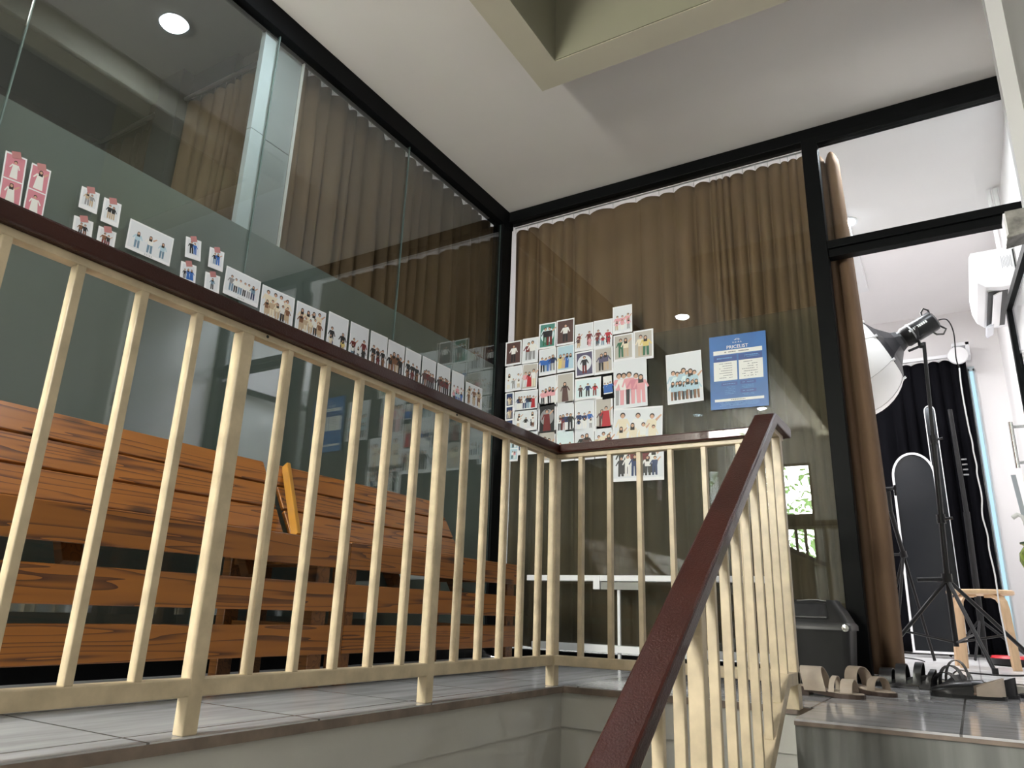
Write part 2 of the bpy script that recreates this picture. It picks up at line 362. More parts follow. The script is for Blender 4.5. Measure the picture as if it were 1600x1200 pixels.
# tiled column behind the left glass
M_col = tile_mat('pale_grey_column_tile', (.50, .55, .55), (.10, .11, .11), .82, (0, .0, .62), .25, (1, 1, 1))
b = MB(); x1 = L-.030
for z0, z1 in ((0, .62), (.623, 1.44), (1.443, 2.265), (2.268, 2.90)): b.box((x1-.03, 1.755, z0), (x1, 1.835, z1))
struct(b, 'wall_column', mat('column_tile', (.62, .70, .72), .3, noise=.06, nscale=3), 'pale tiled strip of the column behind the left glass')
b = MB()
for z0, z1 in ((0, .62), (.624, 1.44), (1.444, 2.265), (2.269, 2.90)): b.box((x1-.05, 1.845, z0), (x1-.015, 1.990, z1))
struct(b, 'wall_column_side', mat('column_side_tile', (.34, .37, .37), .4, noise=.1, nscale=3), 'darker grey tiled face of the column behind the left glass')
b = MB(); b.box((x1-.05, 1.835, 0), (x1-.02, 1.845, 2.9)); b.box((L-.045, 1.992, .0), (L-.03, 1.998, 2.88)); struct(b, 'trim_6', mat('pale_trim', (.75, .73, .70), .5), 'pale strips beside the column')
# dark post and beam in the dim room
b = MB(); b.box((-3.36, 1.80, 0), (-3.17, 1.90, 2.90)); b.box((-3.2, 1.86, 2.76), (L-.38, 1.90, 2.90)); struct(b, 'trim_7', mat('blue_black_paint', (.02, .03, .04), .5), 'dark post and lintel inside the dim room')

# ------------------------------------------------------------ curtains
def curtain(name, label, P0, P1, z0, z1, mtl, pitch=.13, amp=.035, nrm=None, dense=None, cat='curtain', topwave=.012, lean=None, seed=1, rows=26, sharp=.55, thick=.003):
    P0, P1 = Vector(P0), Vector(P1); D = P1-P0; Ln = D.length; D.normalize()
    N = Vector(nrm) if nrm else Vector((D.y, -D.x, 0))
    rr = random.Random(seed); ph = [0]; u = 0; cuts = [0]
    while u < Ln:
        pp = pitch if not dense or u < dense[0]*Ln else dense[1]
        u += pp*rr.uniform(.55, 1.45); cuts.append(u)
    cuts[-1] = Ln
    amps = {c: rr.uniform(.55, 1.25) for c in cuts}; sk = {c: rr.uniform(-.22, .22) for c in cuts}
    cols = []
    for a, c in zip(cuts[:-1], cuts[1:]):
        k = 9
        for j in range(k): cols.append((a+(c-a)*j/k, j/k, (c-a)/pitch, amps[a], sk[a]))
    cols.append((Ln, 1.0, 1, 1, 0))
    v = []; f = []
    for i in range(rows+1):
        t = i/rows; z = z1-(z1-z0)*t
        for (u_, s_, wd, am, kk) in cols:
            a = amp*(.45+.55*min(1, t*3.5))*min(1.15, wd+.25)
            ss = min(1, max(0, s_+kk*s_*(1-s_)*2)); o = a*am*(max(0, math.sin(PI*ss))**sharp)+.010*math.sin(u_*5.1+t*2.2+seed)*t
            q = P0+D*(u_+.012*math.sin(u_*9+t*3)*t)+N*(o-a*.5)
            if lean: q = q+D*(lean(t)*(1 if True else 0)*(u_/Ln))
            zz = z-(topwave*(1-math.sin(PI*s_)) if i == 0 else 0)
            v.append((q.x, q.y, zz))
    nc = len(cols)
    for i in range(rows):
        for j in range(nc-1): f.append((i*nc+j, i*nc+j+1, (i+1)*nc+j+1, (i+1)*nc+j))
    me = bpy.data.meshes.new(name); me.from_pydata(v, [], f); me.materials.append(mtl)
    for p in me.polygons: p.use_smooth = True
    o = bpy.data.objects.new(name, me); COL.objects.link(o)
    md = o.modifiers.new('thickness', 'SOLIDIFY'); md.thickness = thick
    tag(o, label, cat); return o, cuts, (P0, D, N)
def hooks(parent, cuts, fr, z, mtl=M_steel):
    P0, D, N = fr
    for u in cuts[:-1]:
        b = MB(); q = P0+D*u
        b.tube([(q.x, q.y, z-.005), (q.x, q.y, z+.028)], .0018, 6); b.build('hook', mtl, parent)
CY = W+.16
c1, cu1, f1 = curtain('curtain', 'long brown pleated curtain behind the back glass wall', (-2.475, CY, 0), (-.50, CY, 0), .06, 2.858, M_cur, .128, .062, (0, -1, 0), (.70, .058), topwave=.004, seed=4, sharp=.85)
hooks(c1, cu1, f1, 2.858)
c2, cu2, f2 = curtain('curtain', 'brown pleated curtain behind the left glass wall beside the column', (L-.12, 2.01, 0), (L-.12, 3.97, 0), .06, 2.855, M_cur, .105, .080, (1, 0, 0), None, topwave=.012, seed=9, sharp=1.25)
hooks(c2, cu2, f2, 2.855)
c3, cu3, f3 = curtain('curtain', 'warm brown curtain bunched at the left side of the open doorway', (-.455, W+.105, 0), (-.345, W+.105, 0), .032, 2.80, M_cur2, .065, .06, (0, -1, 0), None, topwave=.05, lean=lambda t: .015+.045*min(1, t*1.3), seed=3, rows=30, sharp=.8)
c4, cu4, f4 = curtain('curtain', 'dim brown curtain hanging on the partition inside the left room', (-3.16, 1.85, 0), (-2.63, 1.85, 0), .05, 2.70, M_cur, .085, .04, (0, -1, 0), None, seed=6)
hooks(c4, cu4, f4, 2.70, M_chrome)
c5, cu5, f5 = curtain('curtain', 'dark brown curtain left of the dark post inside the left room', (-3.95, 1.86, 0), (-3.38, 1.86, 0), .05, 2.68, mat('deep_brown_curtain_cloth', (.07, .05, .04), .9), .10, .04, (0, -1, 0), None, seed=12)
hooks(c5, cu5, f5, 2.68, M_chrome)
c6, cu6, f6 = curtain('curtain', 'black backdrop curtain on the back wall of the studio', (-1.6, SY-.10, 0), (.225, SY-.10, 0), .05, 2.50, M_bcur, .11, .05, (0, -1, 0), None, seed=15, sharp=.9)
hooks(c6, cu6, f6, 2.50, M_whitem)
def rail(label, a, c, r, mtl=M_steel):
    b = MB(); b.tube([a, c], r, 10)
    return tag(b.build('curtain_rail', mtl), label, 'curtain rail')
rail('thin metal rail above the curtain behind the back glass', (-2.48, CY, 2.892), (-.50, CY, 2.892), .006)
rail('thin metal rail above the curtain behind the left glass', (L-.12, 2.0, 2.892), (L-.12, 3.84, 2.892), .006)
rail('pale metal rail across the dim room above its curtains', (-4.0, 1.84, 2.735), (-2.56, 1.84, 2.735), .011)
t = thing('curtain_rail', 'white rail with round end bracket above the black backdrop curtain', 'curtain rail', (-.7, SY-.10, 2.54))
b = MB(); b.box((-1.6, SY-.115, 2.52), (.20, SY-.085, 2.55)); part(b, 'rail', M_whitem, t, bevel=.004)
b = MB(); b.lathe([(.0, 0), (.075, 0), (.08, .01), (.075, .025), (0, .03)], (.175, SY-.19, 2.50), (0, -1, 0)); part(b, 'round_end', M_whitep, t, smooth=True)
b = MB(); b.box((.14, SY-.16, 2.60), (.27, SY-.02, 2.63)); b.box((.24, SY-.16, 2.50), (.27, SY-.02, 2.63)); part(b, 'bracket', M_whitem, t, bevel=.003)
# slim window at the right of the black curtain
b = MB(); b.box((.235, SY-.025, .1), (.245, SY-.002, 2.42)); b.box((.272, SY-.025, .1), (.284, SY-.002, 2.42)); b.box((.235, SY-.025, 2.40), (.284, SY-.002, 2.44))
wn = struct(b, 'window_5', mat('pale_blue_frame', (.55, .66, .70), .4), 'slim daylight window beside the black curtain')
b = MB(); b.box((.245, SY-.012, .1), (.272, SY-.004, 2.40)); b.build('lit_pane', mat('blue_daylight_pane', (.2, .3, .35), .3, emit=(.50, .78, .88), estr=.9), wn)

# ------------------------------------------------------------ railing (one welded thing)
ra = thing('stair_railing', 'cream steel railing with brown wooden handrail around the stair opening', 'railing', (-1.345, 2.55, 0))
RX, RY = -1.345, 2.552
NX = -.492
def bar(name, x0, x1, y0, y1, z0, z1, mt=M_cream, bev=.003):
    b = MB(); b.box((x0, y0, z0), (x1, y1, z1)); part(b, name, mt, ra, bevel=bev)
# handrails
def sweep(pts, prof):
    """pts list of (y,z); prof section of (x,h)"""
    return pts
b = MB(); b.box((RX-.035, -1.4, .852), (RX+.035, RY+.035, .888)); part(b, 'handrail', M_hand, ra, bevel=.006)
b = MB(); b.box((RX+.035, RY-.035, .852), (NX-.035, RY+.035, .888)); part(b, 'handrail', M_hand, ra, bevel=.006)
SL = .6726; CS = 1/math.sqrt(1+SL*SL)
YP = 2.375
def slope_prism(x0, x1, top, y_end, y_flat, drop, knee=YP):
    """bar in the plane of the stair rail: flat from y_flat to knee then sloping down toward y_end; drop = thickness perpendicular"""
    ztop = top; b = MB()
    vd = drop/CS
    kk = drop*SL*.5
    secs = [(y_flat, ztop, ztop-drop), (knee+0, ztop, None), (y_end, ztop-SL*(knee-y_end), ztop-SL*(knee-y_end)-vd)]
    # bottom knee shifts
    yb = knee+(vd-drop)/SL
    rings = []
    rings.append([(x0, y_flat, ztop), (x1, y_flat, ztop), (x1, y_flat, ztop-drop), (x0, y_flat, ztop-drop)])
    rings.append([(x0, knee, ztop), (x1, knee, ztop), (x1, yb, ztop-drop), (x0, yb, ztop-drop)])
    y, zt, zbm = secs[2]
    rings.append([(x0, y, zt), (x1, y, zt), (x1, y, zbm), (x0, y, zbm)])
    b.rings(rings); return b
part(slope_prism(NX-.035, NX+.035, .888, -1.2, 2.605, .036), 'handrail', M_hand, ra, bevel=.006)
part(slope_prism(NX-.015, NX+.015, .852, -1.2, 2.56, .016, YP+.01), 'top_rail', M_cream, ra)
part(slope_prism(NX-.017, NX+.017, .105, -1.2, 2.53, .035, YP-.01), 'bottom_rail', M_cream, ra, bevel=.002)
bar('top_rail', RX-.015, RX+.015, -1.4, RY+.015, .835, .852)
bar('top_rail', RX+.015, NX, RY-.015, RY+.015, .835, .852)
bar('bottom_rail', RX-.017, RX+.015, -1.4, RY+.017, .070, .105)
bar('bottom_rail', RX+.015, NX-.017, RY-.017, RY+.015, .070, .105)
PY = [1.024-.766*2, 1.024-.766, 1.024, 1.790]
for y in PY: bar('post', RX-.017, RX+.0155, y-.017, y+.017, 0, .836)
bar('post', RX-.018, RX+.018, RY-.020, RY+.018, 0, .836)
for p0, p1 in ((PY[0], PY[1]), (PY[1], PY[2]), (PY[2], PY[3]), (PY[3], RY)):
    for k in range(1, 6):
        y = p0+(p1-p0)*k/6
        bar('baluster', RX-.009, RX+.0145, y-.0085, y+.0085, .104, .836, bev=.002)
for x in (-1.230, -1.111, -.992, -.872, -.748, -.626):
    bar('baluster', x-.009, x+.009, RY-.012, RY+.012, .104, .836, bev=.002)
# newel and sloping flight of balusters
bar('newel_post', NX-.017, NX+.017, 2.490, 2.524, 0, .836)
bar('newel_foot', NX-.028, NX+.018, 2.478, 2.530, 0, .07, bev=.002)
k = 0
y = 2.385
while y > -1.1:
    k += 1
    d = max(0, YP-y)
    zt = .838-SL*d; zb_ = .104-SL*max(0, YP-.01-y)
    if k % 8 == 0:
        bar('post', NX-.017, NX+.017, y-.017, y+.017, zb_-.30, zt)
    else:
        bar('baluster', NX-.011, NX+.011, y-.008, y+.008, zb_-.004, zt, bev=.002)
    y -= .117

# ------------------------------------------------------------ pine benches
def bench(y0, y1, label, seed, yx):
    t = thing('pine_bench', label, 'bench', (-1.97, (y0+y1)/2, 0), 'slatted pine benches along the left glass')
    xf = -1.8; rr = random.Random(seed)
    for i, (z0, z1) in enumerate(((.100, .190), (.232, .322), (.372, .462))):
        b = MB(); b.box((xf-.020, y0, z0), (xf, y1, z1)); part(b, 'front_plank', PINE[(i+seed) % 4], t, bevel=.003)
    b = MB(); b.box((xf-.055, y0-.022, .04), (xf-.0, y0-.001, .458)); part(b, 'corner_post', M_pinev, t, bevel=.003)
    for y in (y0+.035, y1-.035):
        for x in (xf-.045, -2.27):
            b = MB(); b.box((x-.022, y-.03, 0), (x+.022, y+.03, .44)); part(b, 'leg', M_pinev, t, bevel=.003)
        b = MB(); b.box((-2.27, y-.02, .38), (xf-.02, y+.02, .44)); part(b, 'cross_bearer', M_pinev, t)
    for y in (y0+.01, y1-.03):
        for z0, z1 in ((.100, .190), (.232, .322)):
            b = MB(); b.box((-2.27, y, z0), (xf-.022, y+.02, z1)); part(b, 'side_plank', M_pinev, t)
    for i in range(4):
        x = xf-.022-i*.102
        b = MB(); b.box((x-.092, y0, .442), (x, y1, .462)); part(b, 'seat_plank', PINE[(i+1) % 4], t, bevel=.003)
    # reclined back: three boards
    B0 = Vector((-2.115, 0, .500)); up = Vector((-.165, 0, .285)); up.normalize(); nn = Vector((up.z, 0, -up.x))
    for i in range(3):
        a = i*.108; c = a+.100
        p0 = B0+up*a; p1 = B0+up*c; th = nn*.018
        ya, yb = y0+.012, y1+yx
        b = MB()
        e = .055 if i == 2 and yx < 0 else 0
        P = [p0, p1, p1-th, p0-th]
        b.rings([[(q.x, ya+(e*.0), q.z) for q in P], [(P[0].x, yb, P[0].z), (P[1].x, yb-e, P[1].z), (P[2].x, yb-e, P[2].z), (P[3].x, yb, P[3].z)]])
        part(b, 'back_plank', PINE[(i+seed+2) % 4], t, bevel=.003)
    for y in (y0+.10, (y0+y1)/2, y1-.12):
        q0 = B0-up*.17-nn*.04; q1 = B0+up*.315-nn*.04
        b = MB(); b.obox((q0+q1)/2+Vector((0, y, 0)), (0, .03, 0), nn*.018, (q1-q0)/2); part(b, 'back_batten', M_pinev, t, bevel=.002)
    return t
b1 = bench(.40, 1.865, 'nearer slatted pine bench at the left with knotty reclined back', 0, .035)
b2 = bench(1.925, 3.07, 'farther slatted pine bench ending near the glass corner', 1, -.03)
# narrow brace board between the backs
b = MB(); a = Vector(at(447, 727, 0, -2.262)); c = Vector(at(463, 838, 0, -2.0))
b.obox((a+c)/2, (0, .010, 0), (.014, 0, .010), (c-a)/2)
part(b, 'back_brace', mat('yellow_varnished_pine', (.42, .20, .03), .3, noise=.1), b2, bevel=.003)

# ------------------------------------------------------------ prints on the glass
PC = {'K': (.02, .02, .022), 'N': (.02, .04, .12), 'B': (.03, .13, .45), 'W': (.82, .82, .80), 'R': (.45, .02, .03), 'M': (.16, .02, .02), 'P': (.75, .36, .40),
      'Y': (.72, .58, .20), 'G': (.03, .14, .07), 'D': (.16, .26, .36), 'T': (.55, .42, .28), 'C': (.80, .72, .56), 'S': (.45, .62, .72), 'O': (.22, .10, .05), 'A': (.30, .30, .31),
      'V': (.10, .09, .16), 'E': (.07, .24, .20), 'L': (.75, .78, .82), 'H': (.50, .47, .43), 'Q': (.10, .05, .045), 'Z': (.63, .24, .30), 'F': (.72, .85, .88)}
SKIN = (.62, .38, .26); HAIR = (.025, .018, .016)
def pm(k): return mat('print_'+{'K': 'black', 'N': 'navy', 'B': 'blue', 'W': 'white', 'R': 'red', 'M': 'maroon', 'P': 'pink', 'Y': 'yellow', 'G': 'green', 'D': 'denim', 'T': 'tan', 'C': 'cream', 'S': 'sky', 'O': 'brown', 'A': 'grey', 'V': 'violet', 'E': 'teal', 'L': 'pale', 'H': 'greige', 'Q': 'umber', 'Z': 'rose', 'F': 'mint'}[k], PC[k], .45)
M_paper = mat('photo_paper', (.86, .87, .90), .32, spec=.5)
M_skin = mat('print_skin', SKIN, .5); M_hair = mat('print_hair', HAIR, .5)
def ell(cx, cy, rx, ry, n=12, a0=0, a1=2*PI): return [(cx+rx*math.cos(a0+(a1-a0)*i/n), cy+ry*math.sin(a0+(a1-a0)*i/n)) for i in range(n)]
class Pic:
    def __init__(s): s.mb = MB(); s.mats = []; s.z = .0008
    def poly(s, pts, m_):
        if m_ not in s.mats: s.mats.append(m_)
        s.z += .000012
        s.mb.face([(x, y, s.z) for x, y in pts], s.mats.index(m_))
    def fig(s, cx, by, h, top, bot, rr, long_hair=False, full=True):
        hr = .078*h; w_ = h*.155*rr.uniform(.9, 1.2); sh = by+h*.80; hip = by+h*.48; dx = rr.uniform(-.03, .03)*h
        if bot == 'dress':
            s.poly([(cx-w_*1.25, by), (cx+w_*1.25, by), (cx+w_*.8+dx, sh-.02*h), (cx-w_*.8+dx, sh-.02*h)], pm(top))
        else:
            if full:
                s.poly([(cx-w_*.85, by), (cx-w_*.2, by), (cx-.01*h, hip+.05*h), (cx-w_*.85, hip)], pm(bot))
                s.poly([(cx+w_*.2, by+.01*h), (cx+w_*.9, by), (cx+w_*.85, hip), (cx+.01*h, hip+.05*h)], pm(bot))
            s.poly([(cx-w_*.8, hip-.02*h), (cx+w_*.8, hip-.02*h), (cx+w_+dx, sh), (cx-w_+dx, sh)], pm(top))
        ar = rr.choice((0, 0, 1, -1))
        s.poly([(cx-w_+dx, sh), (cx-w_*.7+dx, sh-.04*h), (cx-w_*1.45, hip+.05*h), (cx-w_*1.75, hip+.08*h)], pm(top))
        if ar > 0: s.poly([(cx+w_*.7+dx, sh), (cx+w_+dx, sh-.07*h), (cx+w_*2.1, sh+.13*h), (cx+w_*1.8, sh+.16*h)], M_skin)
        else: s.poly([(cx+w_+dx, sh), (cx+w_*.7+dx, sh-.04*h), (cx+w_*1.4, hip+.04*h), (cx+w_*1.75, hip+.08*h)], pm(top))
        hx, hy = cx+dx, by+h*.90
        if long_hair: s.poly([(hx-hr*1.2, sh-.10*h), (hx+hr*1.2, sh-.10*h), (hx+hr*1.15, hy), (hx-hr*1.15, hy)], M_hair)
        s.poly(ell(hx, hy+hr*.25, hr*1.12, hr*1.15), M_hair)
        s.poly(ell(hx, hy-hr*.12, hr*.82, hr*.95), M_skin)
_txt = {}
def text_mesh(s, size, bold=0):
    k = (s, size, bold)
    if k in _txt: return _txt[k]
    cu = bpy.data.curves.new('lettering', 'FONT'); cu.body = s; cu.size = size; cu.align_x = 'CENTER'; cu.offset = bold; cu.resolution_u = 2
    cu.space_character = 1.0
    ob = bpy.data.objects.new('lettering', cu); COL.objects.link(ob)
    bpy.context.view_layer.update()
    me = bpy.data.meshes.new_from_object(ob.evaluated_get(bpy.context.evaluated_depsgraph_get()))
    bpy.data.objects.remove(ob); _txt[k] = me; return me
def add_text(s, size, mtl, parent, x, y, z=.0011, bold=0, name='lettering', sx=1):
    me = text_mesh(s, size, bold).copy(); me.materials.clear(); me.materials.append(mtl)
    o = bpy.data.objects.new(name, me); COL.objects.link(o); o.parent = parent; o.location = (x, y, z); o.scale = (sx, 1, 1); return o
M_ink = mat('dark_ink', (.05, .05, .06), .5)
def sheet(name, TL, TR, hgt, wall, mtl, off=.0):
    """thin sheet hung on a glass wall; TL,TR photo positions of its top corners, hgt height in metres (or photo position of a lower corner)"""
    ax, val = (0, L+.0075+off) if wall == 'L' else (1, W-.0075-off)
    a = at(*TL, ax, val); c = at(*TR, ax, val); u = (c-a); w_ = u.length; u.normalize()
    n = Vector((1, 0, 0)) if wall == 'L' else Vector((0, -1, 0)); v = n.cross(u); v.normalize()
    if not isinstance(hgt, (int, float)):
        q = at(*hgt, ax, val); hgt = abs((q-a).dot(v))
    b = MB(); b.box((0, -hgt, 0), (w_, 0, .0008)); o = b.build(name, mtl)
    M_ = Matrix((u, v, n)).transposed().to_4x4(); M_.translation = a; o.matrix_world = M_
    return o, w_, hgt
def photo(TL, TR, hg, wall, label, bg, figs, border=(.07, .06, .13), group=None, paper=None, halo=None, caption=False, tape=None, layout='row', off=0, seed=None, strip=0, full=True):
    o, w_, h_ = sheet('photo_print', TL, TR, hg, wall, paper or M_paper, off)
    tag(o, label, 'photo', group)
    rr = random.Random(hash_(label)); bx = border[0]*w_; bt = border[1]*w_; bb = border[2]*w_
    nst = max(1, strip)
    ph = (h_-bt-bb)/nst
    for q in range(nst):
        y1 = -bt-q*ph; y0 = y1-ph+(bx if nst > 1 else 0)
        x0, x1 = bx, w_-bx
        P = Pic(); P.poly([(x0, y0), (x1, y0), (x1, y1), (x0, y1)], pm(bg))
        pw, phh = x1-x0, y1-y0
        if halo: P.poly(ell((x0+x1)/2, y0+phh*.52, min(pw, phh*.9)*.46, min(phh*.40, pw*.5), 24), pm(halo))
        fs = figs if not isinstance(figs[0], list) else figs[q % len(figs)]
        N = len(fs)
        if layout == 'row':
            hh = phh*(.80 if N <= 2 else .70); hh = min(hh, pw*(1.25 if N < 4 else .95))
            for i, fg in enumerate(fs):
                cx = x0+pw*(.5+(i-(N-1)/2)*min(.66/max(1, N-1), .30)) if N > 1 else x0+pw*.5
                P.fig(cx, y0+phh*.06, hh*rr.uniform(.88, 1.05), fg[0], fg[1], rr, fg[2] if len(fg) > 2 else rr.random() < .4, full)
        else:  # crowd: standing row behind, seated row in front
            nb = N//2; hh = min(phh*.78, pw*.80)
            for i in range(nb):
                fg = fs[i]; cx = x0+pw*(.5+(i-(nb-1)/2)*.62/max(1, nb-1) if nb > 1 else x0+pw*.5)
                P.fig(cx, y0+phh*.12, hh*rr.uniform(.9, 1.05), fg[0], fg[1], rr, rr.random() < .3, full)
            nf = N-nb
            for i in range(nf):
                fg = fs[nb+i]; cx = x0+pw*(.5+(i-(nf-1)/2)*.68/max(1, nf-1) if nf > 1 else .5)
                P.fig(cx, y0+phh*.05, hh*rr.uniform(.66, .78), fg[0], fg[1], rr, rr.random() < .5, full)
        P.mb.build('picture', P.mats, o)
    if caption:
        add_text('K A I R A', .045*w_, M_ink, o, w_/2, -h_+bb*.35, name='caption')
    if tape:
        b = MB(); b.obox((w_*.5, -.001, .0012), (.013, .004, 0), (-.003, .011, 0), (0, 0, .0003)); b.build('tape', mat('pink_tape', (.50, .22, .22), .4), o)
    return o
def hash_(s_):
    h = 7
    for ch in s_: h = (h*31+ord(ch)) % 1000003
    return h
GL = 'photo prints stuck along the left glass wall'; GB = 'photo prints collaged on the back glass wall'
def fx(s_):  # 'RK' pairs -> figures ; '-' after top = dress
    return [(p[0], 'dress' if p[1] == '-' else p[1]) for p in s_.split()]
P_ = photo
P_((9, 235), (42.5, 249), .27, 'L', 'pink photo strip of a child in a white dress, leftmost print', 'Z', fx('W-'), (.07, .09, .1), GL, strip=3, tape=1)
P_((50, 254), (80, 267.5), .27, 'L', 'pink photo strip of a child in a white dress, second print from the left', 'Z', fx('W-'), (.07, .09, .1), GL, strip=3, tape=1)
P_((128, 290.5), (156, 303), (121, 322.5), 'L', 'small white instant print of two pale figures, upper left of its cluster of four', 'L', fx('TA AT'), (.12, .1, .25), GL, tape=1)
P_((163, 308), (190, 320), (155, 344), 'L', 'small white instant print of two long-haired figures, upper right of its cluster', 'L', fx('KT KT'), (.12, .1, .25), GL, tape=1)
P_((116, 336), (146, 347.5), .085, 'L', 'small instant print half hidden by the handrail, lower left of its cluster', 'L', fx('OK KO'), (.12, .1, .25), GL, tape=1)
P_((154.5, 352.5), (182, 364), .085, 'L', 'small instant print half hidden by the handrail, lower right of its cluster', 'L', fx('OM KM'), (.12, .1, .25), GL, tape=1)
P_((204, 341), (272, 373), (194, 386), 'L', 'large landscape print of three people in pale denim', 'L', fx('SD WD SD'), (.03, .03, .06), GL, caption=True)
P_((290.5, 369), (314.5, 377.5), (286, 400), 'L', 'small instant print of blue-clad figures, upper left of the blue cluster', 'L', fx('KK BB'), (.12, .1, .25), GL, tape=1)
P_((328, 385.5), (350.5, 395), (324, 416), 'L', 'small instant print of a blue and a dark figure, upper right of the blue cluster', 'L', fx('KD BB'), (.12, .1, .25), GL, tape=1)
P_((283, 407.5), (307, 416), .085, 'L', 'small instant print of blue dresses, lower left of the blue cluster', 'L', fx('KK B- B-'), (.12, .1, .25), GL, tape=1)
P_((321, 424), (344, 432.5), .085, 'L', 'small instant print of one dark denim figure, lower right of the blue cluster', 'L', fx('DK'), (.12, .1, .25), GL, tape=1)
P_((354.4, 414.8), (408, 440.6), (345.7, 456.4), 'L', 'landscape print of six people in white tops and jeans', 'L', fx('AD WK WD WK WA DN'), (.03, .03, .1), GL, caption=True)
P_((410.4, 444), (460.8, 466.5), .155, 'L', 'landscape print of a big family in cream and rust, nearer of two alike', 'L', fx('CT CT WT CT OT TC CT WK OT'), (.03, .03, .1), GL, layout='crowd')
P_((464.5, 469.4), (509.6, 489.5), .155, 'L', 'landscape print of a big family in cream and rust, farther of two alike', 'L', fx('CT CT WT CT OT TC CT WK OT'), (.03, .03, .1), GL, layout='crowd')
P_((514.5, 486), (545, 500.4), .20, 'L', 'portrait print of four people with a pale yellow skirt in front', 'L', fx('KN KK CC YT'), (.05, .05, .1), GL, layout='crowd')
P_((548.5, 501.9), (576.6, 514.8), .20, 'L', 'portrait print of a group with dark red tops at its left', 'L', fx('MK MK WD WK KK'), (.05, .05, .1), GL, layout='crowd')
P_((580, 516), (606, 528), .20, 'L', 'portrait print of six close friends in black and rust, nearer of two alike', 'L', fx('KK KK KK OO MM OO'), (.05, .05, .1), GL, layout='crowd')
P_((607.4, 530), (632.7, 542), .20, 'L', 'portrait print of four small dark figures low in the frame', 'L', fx('KO OO OT KK'), (.05, .05, .1), GL)
P_((634.7, 543), (658.3, 554.8), .20, 'L', 'portrait print of six close friends in black and rust, farther of two alike', 'L', fx('KK KK KK OO MM OO'), (.05, .05, .1), GL, layout='crowd')
P_((660.6, 555.6), (681.6, 566), .20, 'L', 'portrait print of five brown-clad people, fourth print from the end of the row', 'L', fx('QK QO MK QK QK'), (.05, .05, .1), GL)
P_((683.6, 566.6), (703.7, 576.3), .20, 'L', 'portrait print of five dark-clad people, third print from the end of the row', 'L', fx('KK QO MA QK MK'), (.05, .05, .1), GL)
P_((706.6, 578), (725.3, 586.4), .20, 'L', 'portrait print of a group with a blue foreground, second from the end of the row', 'L', fx('WK PK WT PK SB SB BB'), (.05, .05, .1), GL, layout='crowd')
P_((728, 596), (753.5, 607.4), .155, 'L', 'landscape print of a beige-clad crowd at the end of the row near the corner', 'L', fx('TT OT TO OO TT OC'), (.03, .03, .1), GL, layout='crowd')

def Z(x, y): return (770+x/5, 460+y/5)
hP, hL_ = .205, .155
B_ = lambda tl, tr, h, *a, **k: photo(Z(*tl), Z(*tr), h, 'B', *a, group=GB, **k)
B_((102, 378), (228, 355), Z(100, 562), 'dark brown portrait of one person in white stretching arms, leftmost of the top', 'Q', fx('WK'), (.08, .07, .1))
B_((235, 350), (360, 330), Z(233, 545), 'portrait of two people holding red roses in front of them', 'L', fx('MA WA'), (.06, .05, .12))
B_((365, 235), (497, 213), Z(362, 432), 'green portrait with pale round spot behind two figures', 'E', fx('KG KM'), (.08, .07, .1), halo='F')
B_((500, 207), (638, 182), Z(500, 405), 'dark brown portrait of a person in a white shirt, second in the top row', 'Q', fx('WK'), (.06, .07, .1))
B_((643, 240), (786, 215), Z(645, 450), 'portrait of a huddle in maroon tops', 'L', fx('MT MM QT PP'), (.06, .06, .12), layout='crowd')
B_((790, 210), (936, 186), Z(790, 430), 'portrait of a lively group in red and denim', 'L', fx('MD RK MK RD RR'), (.06, .06, .1), layout='crowd')
B_((937, 103), (1088, 75), Z(940, 315), 'portrait of a pink-clad group, highest of the collage', 'L', fx('PW PW PW PT PW PA'), (.06, .05, .12), layout='crowd', caption=True)
B_((100, 573), (230, 550), Z(97, 765), 'faded portrait of white-clad people, left end of the second row', 'L', fx('WL LW LC AA WT'), (.06, .05, .08), layout='crowd')
B_((233, 548), (356, 533), Z(232, 748), 'greige portrait with one red outfit in front of two pale ones', 'H', fx('PL R- WC'), (.06, .05, .08))
B_((362, 437), (496, 412), Z(360, 640), 'portrait of four people in bright blue jackets', 'L', fx('BK BD BB NA'), (.06, .05, .12))
B_((502, 410), (637, 385), Z(502, 615), 'portrait with yellow gowns at left and blue gowns at right', 'S', fx('Y- T- B- S-'), (.06, .05, .13), caption=True)
B_((643, 457), (786, 430), Z(642, 655), 'dark violet portrait with a pale disc behind a cloaked figure', 'V', fx('KM'), (.08, .08, .1), halo='L')
B_((790, 428), (938, 402), Z(793, 633), 'greige portrait of two people in dark jackets', 'H', fx('VK VT'), (.08, .06, .12))
B_((942, 325), (1096, 298), Z(942, 528), 'greige portrait of a green costume beside a cream costume', 'H', fx('GG CT'), (.07, .06, .1))
B_((1098, 290), (1253, 265), Z(1100, 518), 'greige portrait of cream and green costumes, farthest right in the collage', 'H', fx('CT YG'), (.08, .07, .12))
B_((98, 775), (166, 763), .37, 'narrow strip of small dark pictures at the left edge of the collage', 'N', fx('CC TT'), (.16, .1, .1), strip=4)
B_((172, 763), (354, 740), hL_*.93, 'landscape print of five people with a red top at the right', 'L', fx('NW OW WN ND KS R-'), (.03, .05, .12))
B_((358, 655), (495, 627), hP, 'portrait of a cheerful pink-clad group leaping', 'L', fx('PK PW PK PW'), (.06, .05, .12), caption=True)
B_((498, 627), (636, 605), hP, 'greige portrait of one tall figure in a long dark brown coat', 'H', fx('Q-'), (.08, .05, .1))
B_((643, 665), (846, 640), hL_*.95, 'mint landscape print of a black outfit beside a red outfit', 'F', fx('QK NK RM'), (.05, .06, .14))
